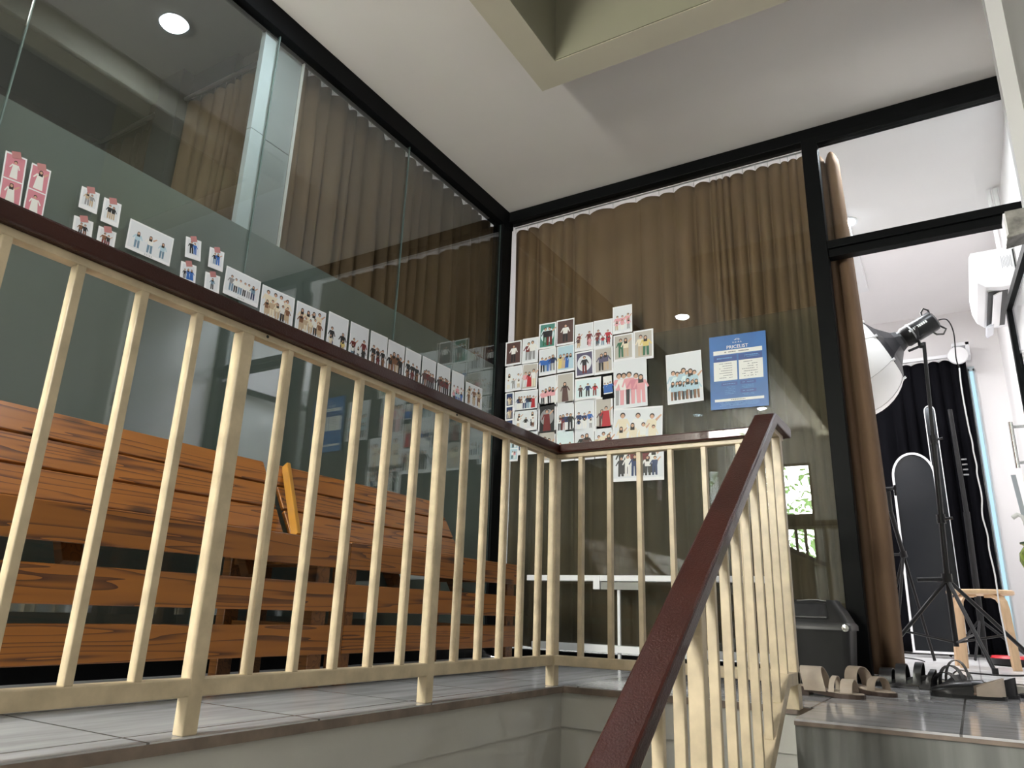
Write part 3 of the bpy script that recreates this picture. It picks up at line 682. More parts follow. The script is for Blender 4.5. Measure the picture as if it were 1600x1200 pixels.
B_((849, 635), (940, 618), hL_*.98, 'black bordered instant print with a small blue picture', 'W', fx('B- B- B-'), (.13, .13, .42), paper=M_black, off=.001, full=False)
B_((942, 527), (1200, 487), Z(942, 900), 'large portrait print of a pink-clad group with a panda mask', 'L', fx('PA WP PK ZP PP'), (.01, .01, .02))
B_((172, 905), (352, 888), hL_*.95, 'landscape print of a group in white by a pale green wall', 'L', fx('WW WK WT KW WO'), (.03, .05, .14), layout='crowd')
B_((358, 848), (495, 830), hP*1.02, 'dark portrait of a person in a maroon gown with a violin', 'K', fx('M-'), (.08, .07, .1), halo='A')
B_((498, 840), (636, 822), hP*1.02, 'portrait of four people in navy and white suits', 'L', fx('WK MM NW KK'), (.06, .05, .12), caption=True)
B_((640, 832), (792, 810), hP, 'portrait of a group in navy and white jackets', 'L', fx('NW NW BL NW WW WA'), (.06, .05, .12), layout='crowd')
B_((796, 812), (936, 793), hP, 'greige portrait of a brown outfit beside a long red gown', 'H', fx('QQ R-'), (.09, .07, .12))
B_((945, 897), (1328, 868), .255, 'large landscape print of six people in cream with a white border', 'L', fx('CC WC CC CC CC WC CT'), (.02, .03, .05), layout='crowd')
B_((172, 1075), (350, 1056), hL_*.98, 'landscape print of dark suits showing under the handrail', 'L', fx('KN WN WK KK'), (.03, .05, .14))
B_((356, 1072), (492, 1058), hP*.97, 'greige portrait at the lower left just above the handrail corner', 'H', fx('CT CH'), (.06, .06, .12))
B_((496, 1060), (636, 1042), hP*.97, 'portrait of a group in white and black above the back handrail', 'F', fx('WW KW WT KW'), (.06, .06, .12), layout='crowd')
B_((642, 1045), (792, 1028), hP*.97, 'portrait of two people in dark tops above the back handrail', 'L', fx('KK QK'), (.06, .05, .12))
B_((796, 1027), (936, 1010), hP*.97, 'portrait of a beige and a dark red figure above the back handrail', 'L', fx('TC CC MK'), (.06, .05, .12))
photo((957, 692), (1037, 686), (960, 753), 'B', 'landscape print of a large friend group hanging below the handrail', 'L', fx('KK WK MW KK MK WK KK WW NN KK WK NN'), (.02, .03, .06), group=GB, layout='crowd')
photo((1040, 555.5), (1095, 546.5), (1043, 633), 'B', 'separate portrait print of a mint-clad team in two rows beside the blue poster', 'L', fx('SS FS SF SS FS SF SS SO SK SO SK SO SK SO'), (.02, .02, .03), layout='crowd')
# fallen low print at the left edge under the handrail
photo((797, 684), (811, 683), (797, 721), 'B', 'small two-picture strip seen between balusters near the corner', 'S', fx('WK PW'), (.1, .06, .08), strip=2, off=.0015)

# ------------------------------------------------------------ blue price poster
ps, pw, ph = sheet('poster', (1108, 528), (1196, 516), (1113, 641), 'B', mat('poster_blue', (.018, .125, .40), .32, noise=.18, nscale=5))
tag(ps, 'blue price list poster taped on the back glass wall', 'poster')
M_pw = mat('poster_white', (.80, .81, .78), .35); M_pd = mat('poster_dark_blue', (.014, .06, .26), .35); M_pl = mat('poster_light_blue', (.10, .30, .62), .35)
def prect(name, x0, x1, y0, y1, m_, z=.0009):
    b = MB(); b.box((x0*pw, -y1*ph, z), (x1*pw, -y0*ph, z+.0001)); return b.build(name, m_, ps)
prect('banner', .07, .93, .205, .262, M_pw)
prect('column_heading', .075, .485, .275, .36, M_pd); prect('column_heading', .515, .925, .275, .36, M_pd)
pa = prect('price_panel', .07, .485, .36, .62, M_pw); pb = prect('price_panel', .515, .93, .36, .62, M_pw)
prect('sub_heading', .20, .48, .645, .69, M_pd); prect('sub_heading', .53, .80, .640, .685, M_pd); prect('sub_heading', .53, .80, .755, .80, M_pd)
prect('banner', .075, .925, .865, .90, M_pw)
b = MB()
rp = random.Random(3)
def dashes(x0, x1, y, h, dens=.8):
    x = x0
    while x < x1:
        w_ = rp.uniform(.01, .035)
        if rp.random() < dens: b.box((x*pw, -(y+h)*ph, .00105), (min(x1, x+w_)*pw, -y*ph, .00115))
        x += w_+.006
for i in range(7):
    dashes(.17+.03*(i % 2), .40, .385+i*.032, .008); dashes(.60-.03*(i % 2), .84, .385+i*.032, .008)
dashes(.27, .70, .226, .014)
dashes(.36, .62, .877, .010)
b.build('small_print', mat('poster_ink', (.16, .18, .20), .5), ps)
for grp in ([(.13, .40, .305, .016, .9)], [(.62, .86, .295, .012, .9), (.58, .88, .32, .006)], [(.23, .45, .662, .010, .9)], [(.57, .76, .657, .010, .9)], [(.57, .76, .772, .010, .9)],
            [(.26, .44, .71+i*.022, .005) for i in range(5)], [(.56, .76, .70+i*.018, .005) for i in range(3)], [(.56, .76, .81+i*.016, .005) for i in range(2)], [(.16, .84, .915+i*.014, .005) for i in range(4)]):
    b = MB()
    for g in grp: dashes(*g)
    b.build('small_print', M_pl, ps)
add_text('PRICELIST', .0270, M_pw, ps, pw*.5, -.190*ph, .0010, bold=.0002, name='title')
add_text('K A I R A', .0125, M_pw, ps, pw*.5, -.118*ph, .0010, name='logo_lettering')
b = MB(); 
for i in range(5):
    a = PI*(.12+.19*i); b.obox((pw*.5+.012*math.cos(a), -.082*ph+.008*math.sin(a), .001), (.0045*math.cos(a), .0045*math.sin(a), 0), (-.001*math.sin(a), .001*math.cos(a), 0), (0, 0, .0001))
b.build('logo', M_pw, ps)

# ------------------------------------------------------------ downlights
def downlight(x, y, z, label, e=60, col=(.80, .90, 1), p=4):
    t = thing('ceiling_downlight', label, 'ceiling light', (x, y, z))
    b = MB(); b.lathe([(.055, 0), (.075, -.002), (.078, -.008), (.062, -.010)], (x, y, z), n=28, caps=False); part(b, 'trim_ring', M_whitem, t, smooth=True)
    b = MB(); b.lathe([(.0, -.004), (.060, -.0045), (.060, -.006), (0, -.0065)], (x, y, z), n=28); part(b, 'diffuser', mat('lit_diffuser', (1, 1, 1), emit=col, estr=e), t)
    l = bpy.data.lights.new('lamp', 'AREA'); l.shape = 'DISK'; l.size = .11; l.energy = p; l.color = (.88, .94, 1)
    o = bpy.data.objects.new('lamp', l); COL.objects.link(o); o.parent = t; o.location = (0, 0, -.012)
    return t
downlight(-1.95, 1.58, ZC, 'round white downlight in the landing ceiling above the benches', p=12)
downlight(-2.02, -1.85, ZC, 'round white downlight at the far end of the corridor ceiling', p=14)
downlight(-.42, 5.15, 2.97, 'bright round ceiling light glaring behind the transom glass', 120, (.9, .95, 1), 30)
downlight(-.15, 4.08, 2.97, 'added round downlight just inside the studio door, unseen fill for the softbox', 60, (.9, .95, 1), 14)  # added lamp, hidden by the door head, to brighten the lantern
# added panel fitting above the studio fill lamp, out of view
for i, (x, y, sx, sy) in enumerate(((-1.3, 5.6, .9, .7),)):
    b = MB(); b.box((x-sx, y-sy, 2.90), (x+sx, y+sy, 2.968)); tag(b.build('fill_lamp_panel', M_whitep), ['added wide white panel for the unseen studio fill lamp', 'added long white panel for a fill lamp near the right studio wall'][i], 'ceiling light')

# ------------------------------------------------------------ low white table behind the back glass
TY0, TY1 = 3.70, 3.78
zt_ = at(940, 900, 1, TY0).z+.004; zl_ = at(915, 1012, 1, TY0).z; x0 = at(823, 896, 1, TY0).x; x1 = at(1218, 912, 1, TY0).x
t = thing('low_table', 'low white metal table standing against the back glass behind the railing', 'table', ((x0+x1)/2, 3.74, 0))
b = MB(); b.box((x0, TY0, zt_-.030), (x1, TY1, zt_)); part(b, 'top', M_whitem, t, bevel=.003)
b = MB(); b.box((x0+.04, TY0, zl_-.018), (x1, TY1, zl_+.018)); part(b, 'lower_shelf', M_whitem, t, bevel=.003)
for x in (x0+.05, at(963, 950, 1, TY0).x, x1-.02):
    b = MB(); b.box((x-.007, TY0+.03, 0), (x+.007, TY0+.045, zt_-.03)); part(b, 'leg', M_whitem, t)
xb = at(932, 912, 1, TY0).x
b = MB(); b.box((xb-.018, TY0-.004, zt_-.072), (xb+.018, TY0+.02, zt_-.004)); part(b, 'bracket', M_whitem, t)
b = MB(); b.box((xb+.02, TY0+.012, zt_-.072), (xb+.24, TY0+.03, zt_-.034)); part(b, 'label_plate', mat('grey_plate', (.28, .28, .26), .5), t)

# ------------------------------------------------------------ waste bin
def bin_():
    t = thing('waste_bin', 'dark grey swing-lid waste bin standing behind the newel post', 'bin', (-.58, 3.60, 0))
    x0, x1, y0, y1 = -.70, -.445, 3.47, 3.74
    def rr(x0, x1, y0, y1, z, r=.03, n=5):
        out = []
        for cx, cy, a in ((x1-r, y1-r, 0), (x0+r, y1-r, PI/2), (x0+r, y0+r, PI), (x1-r, y0+r, 1.5*PI)):
            for i in range(n): out.append((cx+r*math.cos(a+PI/2*i/(n-1)), cy+r*math.sin(a+PI/2*i/(n-1)), z))
        return out
    b = MB(); b.rings([rr(x0+.02, x1-.015, y0+.02, y1-.02, 0), rr(x0, x1, y0, y1, .225)]); part(b, 'body', M_dgrey, t, smooth=True)
    b = MB(); b.rings([rr(x0-.008, x1+.008, y0-.008, y1+.008, .222), rr(x0-.008, x1+.008, y0-.008, y1+.008, .242), rr(x0, x1, y0, y1, .252)]); part(b, 'rim', mat('grey_rim_plastic', (.035, .035, .035), .4), t, smooth=True)
    b = MB(); b.rings([rr(x0, x1, y0, y1, .250), rr(x0+.01, x1-.025, y0+.02, y1-.02, .300), rr(x0+.02, x1-.055, y0+.05, y1-.05, .345)]); part(b, 'hood', M_dgrey, t, smooth=True)
    b = MB(); c0 = Vector((x0+.03, y0+.008, .262)); 
    b.hexa([(x0+.02, y0-.002, .268), (x1-.075, y0-.002, .268), (x1-.075, y0+.02, .268), (x0+.02, y0+.02, .268), (x0+.03, y0+.030, .332), (x1-.085, y0+.030, .332), (x1-.085, y0+.05, .332), (x0+.03, y0+.05, .332)])
    sw = part(b, 'swing_flap', mat('grey_flap_plastic', (.03, .03, .031), .35, spec=.25, noise=.3, nscale=30), t, bevel=.008)
    b = MB(); b.tube([(x0+.05, y0+.045, .340), (x0+.10, y0+.047, .345), (x1-.12, y0+.047, .345), (x1-.085, y0+.045, .340)], .003, 8); part(b, 'metal_handle', M_chrome, t, smooth=True)
    b = MB(); b.lathe([(0, 0), (.014, 0), (.014, .006), (0, .008)], (x1-.012, y0-.010, .232), (0, -1, 0), 14); part(b, 'lock_button', M_chrome, t, smooth=True)
bin_()

# ------------------------------------------------------------ shoes
def outline(Ls, Wd, n=28, toe=1.0):
    pts = []
    for i in range(n):
        a = 2*PI*i/n; x = math.cos(a); y = math.sin(a)
        ww = Wd/2*(1.0+.16*x-.22*(math.exp(-((x+.1)/.35)**2)))
        pts.append((x*Ls/2, math.copysign(abs(y)**.85, y)*ww))
    return pts
def shoe_root(label, x, y, z, rz, cat='shoe', group=None):
    t = thing('sandal' if cat == 'sandal' else 'shoe', label, cat, (x, y, z), group); t.rotation_euler = (0, 0, rz); return t
def lpart(mb, name, m_, t, **k): return mb.build(name, m_, t, **k)
def strap(xc, wd, half, hgt, lean=0, n=12, th=.003, base=.018, flare=0):
    """band arching over the foot; runs across (y), width along x"""
    b = MB(); R = []
    for i in range(n+1):
        a = PI*i/n; y = -half*math.cos(a); z = base+hgt*math.sin(a)**.8; xx = xc+lean*math.sin(a)
        wv = wd*(1+flare*math.sin(a)); o = th
        R.append([(xx-wv/2, y, z), (xx+wv/2, y, z), (xx+wv/2, y, z+o), (xx-wv/2, y, z+o)])
    return b.rings(R)
def sandal(label, x, y, rz, up, sole, insole, straps, heel=.018, z=0, Ls=.245, Wd=.088, group=None):
    t = shoe_root(label, x, y, z, rz, 'sandal', group)
    o = outline(Ls, Wd)
    def zz(px, top): # heel lift at -x
        k = max(0, (-px/Ls+.15))*heel*1.6
        return k+(.014 if top else 0)
    b = MB(); b.rings([[(p[0], p[1], zz(p[0], 0)) for p in o], [(p[0]*1.01, p[1]*1.01, zz(p[0], 1)) for p in o]]); lpart(b, 'sole', sole, t)
    b = MB(); b.rings([[(p[0]*.97, p[1]*.95, zz(p[0], 1)) for p in o], [(p[0]*.95, p[1]*.93, zz(p[0], 1)+.003) for p in o]]); lpart(b, 'insole', insole, t)
    b = MB(); b.box((-Ls*.48, -Wd*.3, 0), (-Ls*.25, Wd*.3, heel*.75+.004)); lpart(b, 'heel', sole, t, bevel=.003)
    for s_ in straps: lpart(strap(*s_), 'strap', up, t, smooth=True)
    return t
M_beige = mat('beige_leather', (.50, .42, .34), .5, noise=.1, nscale=30, bump=.1); M_blea = mat('black_leather', (.010, .010, .011), .3, noise=.1, nscale=20)
M_inb = mat('dark_insole', (.05, .04, .035), .6); M_tan = mat('taupe_leather', (.36, .29, .23), .5, noise=.1, nscale=30)
GS = 'pair of beige slip-on sandals beside the bin'
sandal('beige two-strap sandal lying nearest the newel post', -.475, 3.03, -.12, M_beige, mat('brown_sole', (.07, .045, .035), .5), M_beige, [(-.035, .075, .046, .078, -.02), (.020, .018, .045, .050, .006), (.070, .040, .044, .042, 0)], group=GS)
sandal('taupe slip-on sandal behind and right of the other beige one', -.375, 3.26, -.55, M_tan, mat('brown_sole', (.07, .045, .035), .5), M_beige, [(-.030, .055, .048, .075, -.01), (.050, .035, .044, .045, 0)], Ls=.235, group=GS)
sandal('black slide sandal at the right end of the footwear by the threshold', .235, 3.62, 2.9, M_blea, M_blea, M_inb, [(.03, .03, .045, .050, 0), (-.03, .03, .045, .055, 0)])
# black loafers with beige lining
def loafer(label, x, y, rz, lining=True, z=0):
    t = shoe_root(label, x, y, z, rz, 'shoe'); Ls, Wd = .25, .085; o = outline(Ls, Wd)
    b = MB(); b.rings([[(p[0], p[1], 0) for p in o], [(p[0]*1.01, p[1]*1.02, .014) for p in o]]); lpart(b, 'sole', M_blea, t)
    b = MB(); R = []
    for i in range(9):
        s_ = i/8; xx = -Ls*.06+s_*Ls*.54; hh = .048*(1-s_**2*.62); half = Wd/2*(1-.55*s_**4)*.98
        R.append([(xx, -half*math.cos(PI*j/10), .012+hh*math.sin(PI*j/10)**.7) for j in range(11)]+[(xx, half*.98, .011), (xx, -half*.98, .011)])
    b.rings(R); lpart(b, 'upper', M_blea, t, smooth=True)
    b = MB(); R = []
    for j in range(11):
        a = PI*(.5+j/10); r1 = Wd*.49
        px = -Ls*.08-Ls*.38*(-math.cos(a))*1.0 if False else -Ls*.10+math.cos(a)*Ls*.385; py = math.sin(a)*r1*1.0
        hh = .030+.035*(-math.cos(a))
        R.append([(px, py, .012), (px*1.0, py*.93, .012+hh), (px*.985, py*.88, .012+hh), (px*.985, py*.93, .012)])
    b.rings(R); lpart(b, 'heel_counter', M_beige if lining else M_blea, t, smooth=True)
    b = MB(); b.rings([[(p[0]*.94, p[1]*.9, .014) for p in o], [(p[0]*.94, p[1]*.9, .018) for p in o]]); lpart(b, 'insole', mat('tan_insole', (.42, .30, .24), .6), t)
    return t
loafer('shiny black loafer with beige lined heel at the threshold', -.05, 3.42, PI+.10, True)
loafer('second black loafer lying behind the beige lined one', -.01, 3.555, PI-.10, False)
sandal('black strappy chunky sandal piled at the curtain foot, left one', -.285, 3.735, PI-.15, M_blea, M_blea, M_blea, [(.06, .05, .045, .055, 0), (.0, .04, .046, .075, 0), (-.06, .03, .045, .085, -.01), (-.10, .02, .043, .06, -.02)], heel=.045)
sandal('black strappy chunky sandal piled at the curtain foot, right one', -.105, 3.715, PI+1.25, M_blea, M_blea, M_blea, [(.06, .05, .045, .055, 0), (.0, .04, .046, .080, 0), (-.06, .03, .045, .10, -.01), (-.10, .02, .043, .06, -.02)], heel=.045)

# ------------------------------------------------------------ studio equipment
def V(*a): return Vector(a)
LY = 4.95
hub = at(1480, 905, 1, LY); topp = at(1444, 528, 1, LY); topp.x = topp.x
t = thing('light_stand', 'black tripod light stand holding the round softbox light', 'light stand', (hub.x, LY, .03))
top3 = V(hub.x+(topp.x-hub.x)*.9, LY, topp.z-.03)
b = MB(); b.tube([hub, hub.lerp(top3, .55)], .016, 12); part(b, 'lower_pole', M_blackp, t, smooth=True)
b = MB(); b.tube([hub.lerp(top3, .5), top3], .011, 12); part(b, 'upper_pole', M_blackp, t, smooth=True)
b = MB(); b.tube([hub+V(0, 0, -.02), hub+V(0, 0, .03)], .028, 12); part(b, 'hub', M_blackp, t, smooth=True)
b = MB(); q = hub.lerp(top3, .22); b.tube([q, q+V(0, 0, .05)], .024, 12); b.tube([q+V(.02, 0, .025), q+V(.06, 0, .03)], .008, 8); part(b, 'clamp_collar', M_blackp, t, smooth=True)
b = MB(); q = hub.lerp(top3, .55); b.tube([q, q+V(0, 0, .05)], .021, 12); b.tube([q+V(.02, 0, .025), q+V(.05, 0, .03)], .007, 8); part(b, 'clamp_collar', M_blackp, t, smooth=True)
b = MB(); b.tube([hub+V(-.02, 0, 0), hub+V(-.15, -.02, -.005)], .013, 10); part(b, 'side_knob', M_blackp, t, smooth=True)
for ang in (3.55, 5.1, 5.95, ):
    r = .42; ft = V(hub.x+r*math.cos(ang), LY+r*math.sin(ang), .045)
    if ang > 5.5: r = .40; ft = V(hub.x+.40, LY+.12, .045)
    b = MB(); b.tube([hub, ft], .0105, 10); lg = part(b, 'leg', M_blackp, t, smooth=True)
    b = MB(); b.tube([ft-V(0, 0, .015), ft+V(0, 0, .02)], .015, 10); part(b, 'rubber_foot', M_blackp, t, smooth=True)
    b = MB(); b.tube([hub+V(0, 0, -.34), hub.lerp(ft, .62)], .006, 8); part(b, 'brace', M_blackp, t, smooth=True)
b = MB(); b.tube([hub, hub+V(0, 0, -.36)], .014, 10); part(b, 'centre_pole', M_blackp, t, smooth=True)
# studio lamp with lantern softbox
t = thing('studio_light', 'black studio lamp with white lantern softbox above the doorway curtain', 'studio light', tuple(top3))
A0 = at(1462, 499, 1, LY); A1 = at(1410, 529, 1, LY); ax_ = (A1-A0).normalized(); SC = at(1327, 580, 1, LY); RS = .315
ax_ = (SC-A0).normalized(); A1 = A0+ax_*.240
b = MB(); b.lathe([(0, 0), (.045, 0), (.062, .012), (.064, .03), (.064, .20), (.056, .215), (.060, .23), (.060, .26), (0, .26)], A0, ax_, 28); part(b, 'lamp_body', M_blackp, t, smooth=True)
side = ax_.cross(V(0, 1, 0)).normalized()
b = MB(); rp = random.Random(5)
for i in range(9):
    c = A0+ax_*(.06+i*.013)+V(0, -.0655, 0)
    b.obox(c, ax_*rp.uniform(.003, .0055), V(0, .0008, 0), side*.008)
part(b, 'brand_lettering', M_whitep, t)
b = MB(); b.lathe([(.066, .15), (.068, .152), (.068, .158), (.066, .16)], A0, ax_, 28); part(b, 'cooling_ring', M_steel, t, smooth=True)
b = MB(); hx = A0-ax_*.0
b.tube([hx-side*.04+ax_*.01, hx-side*.075-ax_*.0, hx-side*.10+ax_*.015, hx-side*.085+ax_*.04, hx-side*.055+ax_*.05], .006, 8)
b.tube([hx+side*.04+ax_*.01, hx+side*.085-ax_*.01, hx+side*.105+ax_*.02, hx+side*.085+ax_*.05, hx+side*.055+ax_*.06], .006, 8); part(b, 'carry_handle', M_blackp, t, smooth=True)
mid = A0+ax_*.12
b = MB(); b.tube([mid+V(0, -.075, 0), mid+V(0, -.075, -.085), mid+V(0, 0, -.10), mid+V(0, .075, -.085), mid+V(0, .075, 0)], .008, 8); b.tube([mid+V(0, 0, -.10), top3-V(0, 0, .02)], .018, 10); b.tube([mid+V(0, -.01, -.11), mid+V(-.06, -.04, -.14)], .008, 8); part(b, 'yoke', M_blackp, t, smooth=True)
# black collar cone from lamp to lantern
dist = (SC-A1).length; hr = math.sqrt(max(.01, RS**2-(.228)**2)); e1 = dist-.228
a_ = ax_.orthogonal().normalized(); b_ = ax_.cross(a_)
def ringp(c, r, n=8, ph=.2): return [c+(a_*math.cos(2*PI*j/n+ph)+b_*math.sin(2*PI*j/n+ph))*r for j in range(n)]
b = MB(); b.rings([ringp(A1-ax_*.01, .062), ringp(A1+ax_*.02, .075), ringp(A1+ax_*e1*.70, hr*.70), ringp(A1+ax_*e1, hr*1.03)], caps=False); cone = part(b, 'softbox_cone', mat('black_nylon', (.015, .015, .018), .4, bump=.2, bscale=20), t)
md = cone.modifiers.new('thickness', 'SOLIDIFY'); md.thickness = .003
b = MB()
for j in range(8):
    p0 = ringp(A1+ax_*e1, hr*1.05)[j]; b.obox(p0, ax_*.012, (p0-(A1+ax_*e1)).normalized()*.006, ax_.cross(p0-(A1+ax_*e1)).normalized()*.006)
part(b, 'clips', M_whitep, t)
b = MB(); prof = []
th0 = math.asin(min(1, hr/RS))
for i in range(17):
    th = th0+(PI-th0)*i/16; prof.append((RS*math.sin(th), -RS*math.cos(th)))
b.lathe([(r_, h_) for r_, h_ in prof], SC, ax_, 32, caps=False)
part(b, 'lantern_diffuser', mat('white_diffuser_cloth', (.98, .97, .96), .7, bump=.05), t, smooth=True)
b = MB()
for j in range(8):
    ph = 2*PI*j/8+.2; pts = []
    for i in range(17):
        th = th0+(PI-th0)*i/16; pts.append(SC+(a_*math.cos(ph)+b_*math.sin(ph))*(RS+.001)*math.sin(th)-ax_*(RS+.001)*math.cos(th))
    b.tube(pts, .0022, 5)
part(b, 'lantern_seams', mat('seam_grey', (.55, .54, .52), .7), t)
# cable of the lamp
def cable(pts, r, name, label, mtl, cat='cable'):
    P = [Vector(p) for p in pts]; out = []
    for i in range(len(P)-1):
        p0, p1, p2, p3 = P[max(0, i-1)], P[i], P[i+1], P[min(len(P)-1, i+2)]
        for k in range(8):
            s_ = k/8; out.append(.5*((2*p1)+(-p0+p2)*s_+(2*p0-5*p1+4*p2-p3)*s_*s_+(-p0+3*p1-3*p2+p3)*s_**3))
    out.append(P[-1]); b = MB(); b.tube(out, r, 7)
    return tag(b.build(name, mtl, smooth=True), label, cat)
ky = LY+.02
cable([at(1466, 500, 1, ky), at(1480, 500, 1, ky), at(1490, 520, 1, ky), at(1494, 560, 1, ky), at(1499, 575, 1, ky)], .0038, 'lamp_cable', 'black power cable leaving the back of the studio lamp', M_blackp)
cable([at(1499, 575, 1, ky), at(1503, 610, 1, ky), at(1513, 665, 1, ky), at(1519, 690, 1, ky), at(1521, 705, 1, ky), at(1526, 727, 1, ky), at(1527, 742, 1, ky), at(1534, 775, 1, ky), at(1535, 805, 1, ky), at(1543, 835, 1, ky), at(1546, 860, 1, ky), at(1555, 900, 1, ky), at(1562, 950, 1, ky), at(1570, 990, 1, ky), at(1577, 1025, 1, ky)], .0042, 'white_cable', 'white cable hanging in waves beside the light stand', M_whitep)
# leaning black background support poles (folded backdrop stand)
t = thing('backdrop_stand', 'tall black backdrop support pole behind the light stand', 'stand', (.05, 6.5, .03))
p0 = at(1537, 1008, 1, 6.5); p0.z = .06; p1 = at(1484, 640, 1, 6.5); pm_ = at(1510, 800, 1, 6.5)
b = MB(); b.tube([p0, pm_], .022, 12); part(b, 'lower_pole', M_blackp, t, smooth=True)
b = MB(); b.tube([pm_, p1], .017, 12); part(b, 'upper_pole', M_blackp, t, smooth=True)
b = MB()
for k in range(4):
    q = at(1502+k*1.2, 718+k*8, 1, 6.47); b.tube([q, q+V(.035, 0, 0)], .006, 6)
part(b, 'hooks', M_steel, t)
for a in (.3, 2.4, 4.5):
    b = MB(); b.tube([p0+V(0, 0, .25), p0+V(.30*math.cos(a), .30*math.sin(a)-.0, -.015)], .010, 8); part(b, 'leg', M_blackp, t, smooth=True)
# small tripod with phone clamp
t = thing('phone_tripod', 'small black tripod with phone clamp beside the doorway curtain', 'tripod', (-.33, 5.6, .03))
h0 = at(1392, 800, 1, 5.6); ap = at(1388, 768, 1, 5.6); ftm = at(1458, 1012, 1, 5.6); ftm.z = .045
b = MB(); b.tube([ap, h0], .014, 10); b.tube([ap+V(-.05, 0, .02), ap+V(.05, 0, .02)], .012, 8); b.box(tuple(ap+V(-.05, -.012, -.03)), tuple(ap+V(-.035, .012, .04))); b.box(tuple(ap+V(.035, -.012, -.03)), tuple(ap+V(.05, .012, .04))); part(b, 'phone_clamp', M_blackp, t)
kn = h0.lerp(ftm, .30)
b = MB(); b.tube([h0, kn], .014, 10); part(b, 'upper_leg', M_blackp, t, smooth=True)
b = MB(); b.tube([kn-(ftm-kn)*.03, kn+(ftm-kn)*.03], .022, 10); b.tube([kn, kn+V(-.07, 0, .0)], .008, 8); part(b, 'collar', M_blackp, t, smooth=True)
b = MB(); b.tube([kn, ftm], .009, 10); part(b, 'leg', M_blackp, t, smooth=True)
for dx, dy in ((-.22, .12), (-.10, -.25)):
    f2_ = V(kn.x+dx, 5.6+dy, .045); b = MB(); b.tube([kn, f2_], .009, 10); part(b, 'leg', M_blackp, t, smooth=True)
# arched mirror with white rim
def arch(label, xl, xr, zt, zb0, y, lean, rim=.016, name='standing_mirror'):
    t = thing(name, label, 'mirror', ((xl+xr)/2, y, .03))
    def out(off):
        hw = (xr-xl)/2-off; cx = (xl+xr)/2; pts = [(cx-hw, zb0+off), (cx+hw, zb0+off)]
        zc = zt-(xr-xl)/2
        for i in range(21): a = PI*i/20; pts.append((cx+hw*math.cos(a), zc+hw*1.25*math.sin(a)-(.25*hw)))
        return pts
    def yy(z): return y+lean*(z-zb0)
    o1, o2 = out(0), out(rim)
    b = MB(); n = len(o1); R = []
    for (x, z), (x2, z2) in zip(o1, o2): R.append([(x, yy(z)-.012, z), (x2, yy(z2)-.012, z2), (x2, yy(z2)+.012, z2), (x, yy(z)+.012, z)])
    b.rings(R, closed=True); part(b, 'rim', M_whitem, t)
    b = MB(); b.rings([[(x, yy(z)+.004, z) for x, z in o2], [(x, yy(z)+.008, z) for x, z in o2]]); part(b, 'mirror_glass', mat('painted_dark_reflection', (.018, .020, .023), .16, spec=.4), t)  # black curtain's reflection is put into the dark base colour
    return t
xl = at(1410, 880, 1, 6.6).x; xr = at(1481, 880, 1, 6.6).x
arch('tall arched mirror with white rim, dark colour standing in for the black curtain reflection', xl, xr, at(1443, 705, 1, 6.6).z, .06, 6.6, .02)
xl = at(1451, 700, 1, 6.9).x; xr = at(1469, 700, 1, 6.9).x
arch('narrow white-edged mirror panel standing behind the light stand', xl, xr, at(1452, 632, 1, 6.9).z, .06, 6.9, .02, .006)
# stool with bent birch legs
def stool(x, y, label, s=1.0):
    t = thing('birch_stool', label, 'stool', (x, y, .03))
    b = MB(); b.lathe([(0, .410), (.165, .410), (.175, .416), (.175, .432), (.165, .438), (0, .438)], (x, y, .03), n=32); part(b, 'seat', M_birch, t, smooth=True)
    for a in (4.05, 5.35, .9, 2.45):
        d = V(math.cos(a), math.sin(a), 0); q = V(-d.y, d.x, 0); R = []
        for r_, z_ in ((.06, .405), (.12, .405), (.155, .395), (.178, .370), (.188, .33), (.198, .18), (.21, .0)):
            R.append((r_, z_))
        for idx in range(len(R)):
            pass
        b = MB(); rings = []
        for i, (r_, z_) in enumerate(R):
            p = V(x, y, .03)+d*r_+V(0, 0, z_)
            pr = R[max(0, i-1)]; nx = R[min(len(R)-1, i+1)]; tx, tz = nx[0]-pr[0], nx[1]-pr[1]; l_ = math.hypot(tx, tz); nrm = d*(tz/l_)+V(0, 0, -tx/l_)
            rings.append([p-q*.022-nrm*.008, p+q*.022-nrm*.008, p+q*.022+nrm*.008, p-q*.022+nrm*.008])
        b.rings(rings); part(b, 'leg', M_birch, t)
    return t
stool(.055, 5.35, 'birch stool with bent legs behind the light stand')
# red and black tray/scale on floor
t = thing('robot_vacuum', 'round black floor gadget with a red top by the stool', 'vacuum cleaner', (.20, 5.85, .03))
b = MB(); b.lathe([(0, .0), (.12, .0), (.135, .012), (.135, .045), (0, .045)], (.20, 5.85, .03), n=32); part(b, 'base', M_blackp, t, smooth=True)
b = MB(); b.lathe([(0, .045), (.135, .045), (.125, .060), (.05, .062), (0, .062)], (.20, 5.85, .03), n=32); part(b, 'red_top', mat('red_plastic', (.55, .02, .03), .35), t, smooth=True)
cable([(-.05, 4.6, .034), (.1, 4.55, .034), (.22, 4.7, .034), (.30, 4.5, .034), (.44, 4.6, .034)], .004, 'floor_cable', 'black cable lying on the studio floor near the threshold', M_blackp)
cable([(-.62, 6.6, .034), (-.50, 6.3, .034), (-.36, 6.0, .034), (-.30, 5.7, .034)], .004, 'floor_cable', 'grey cable on the studio floor under the phone tripod', M_dgrey)
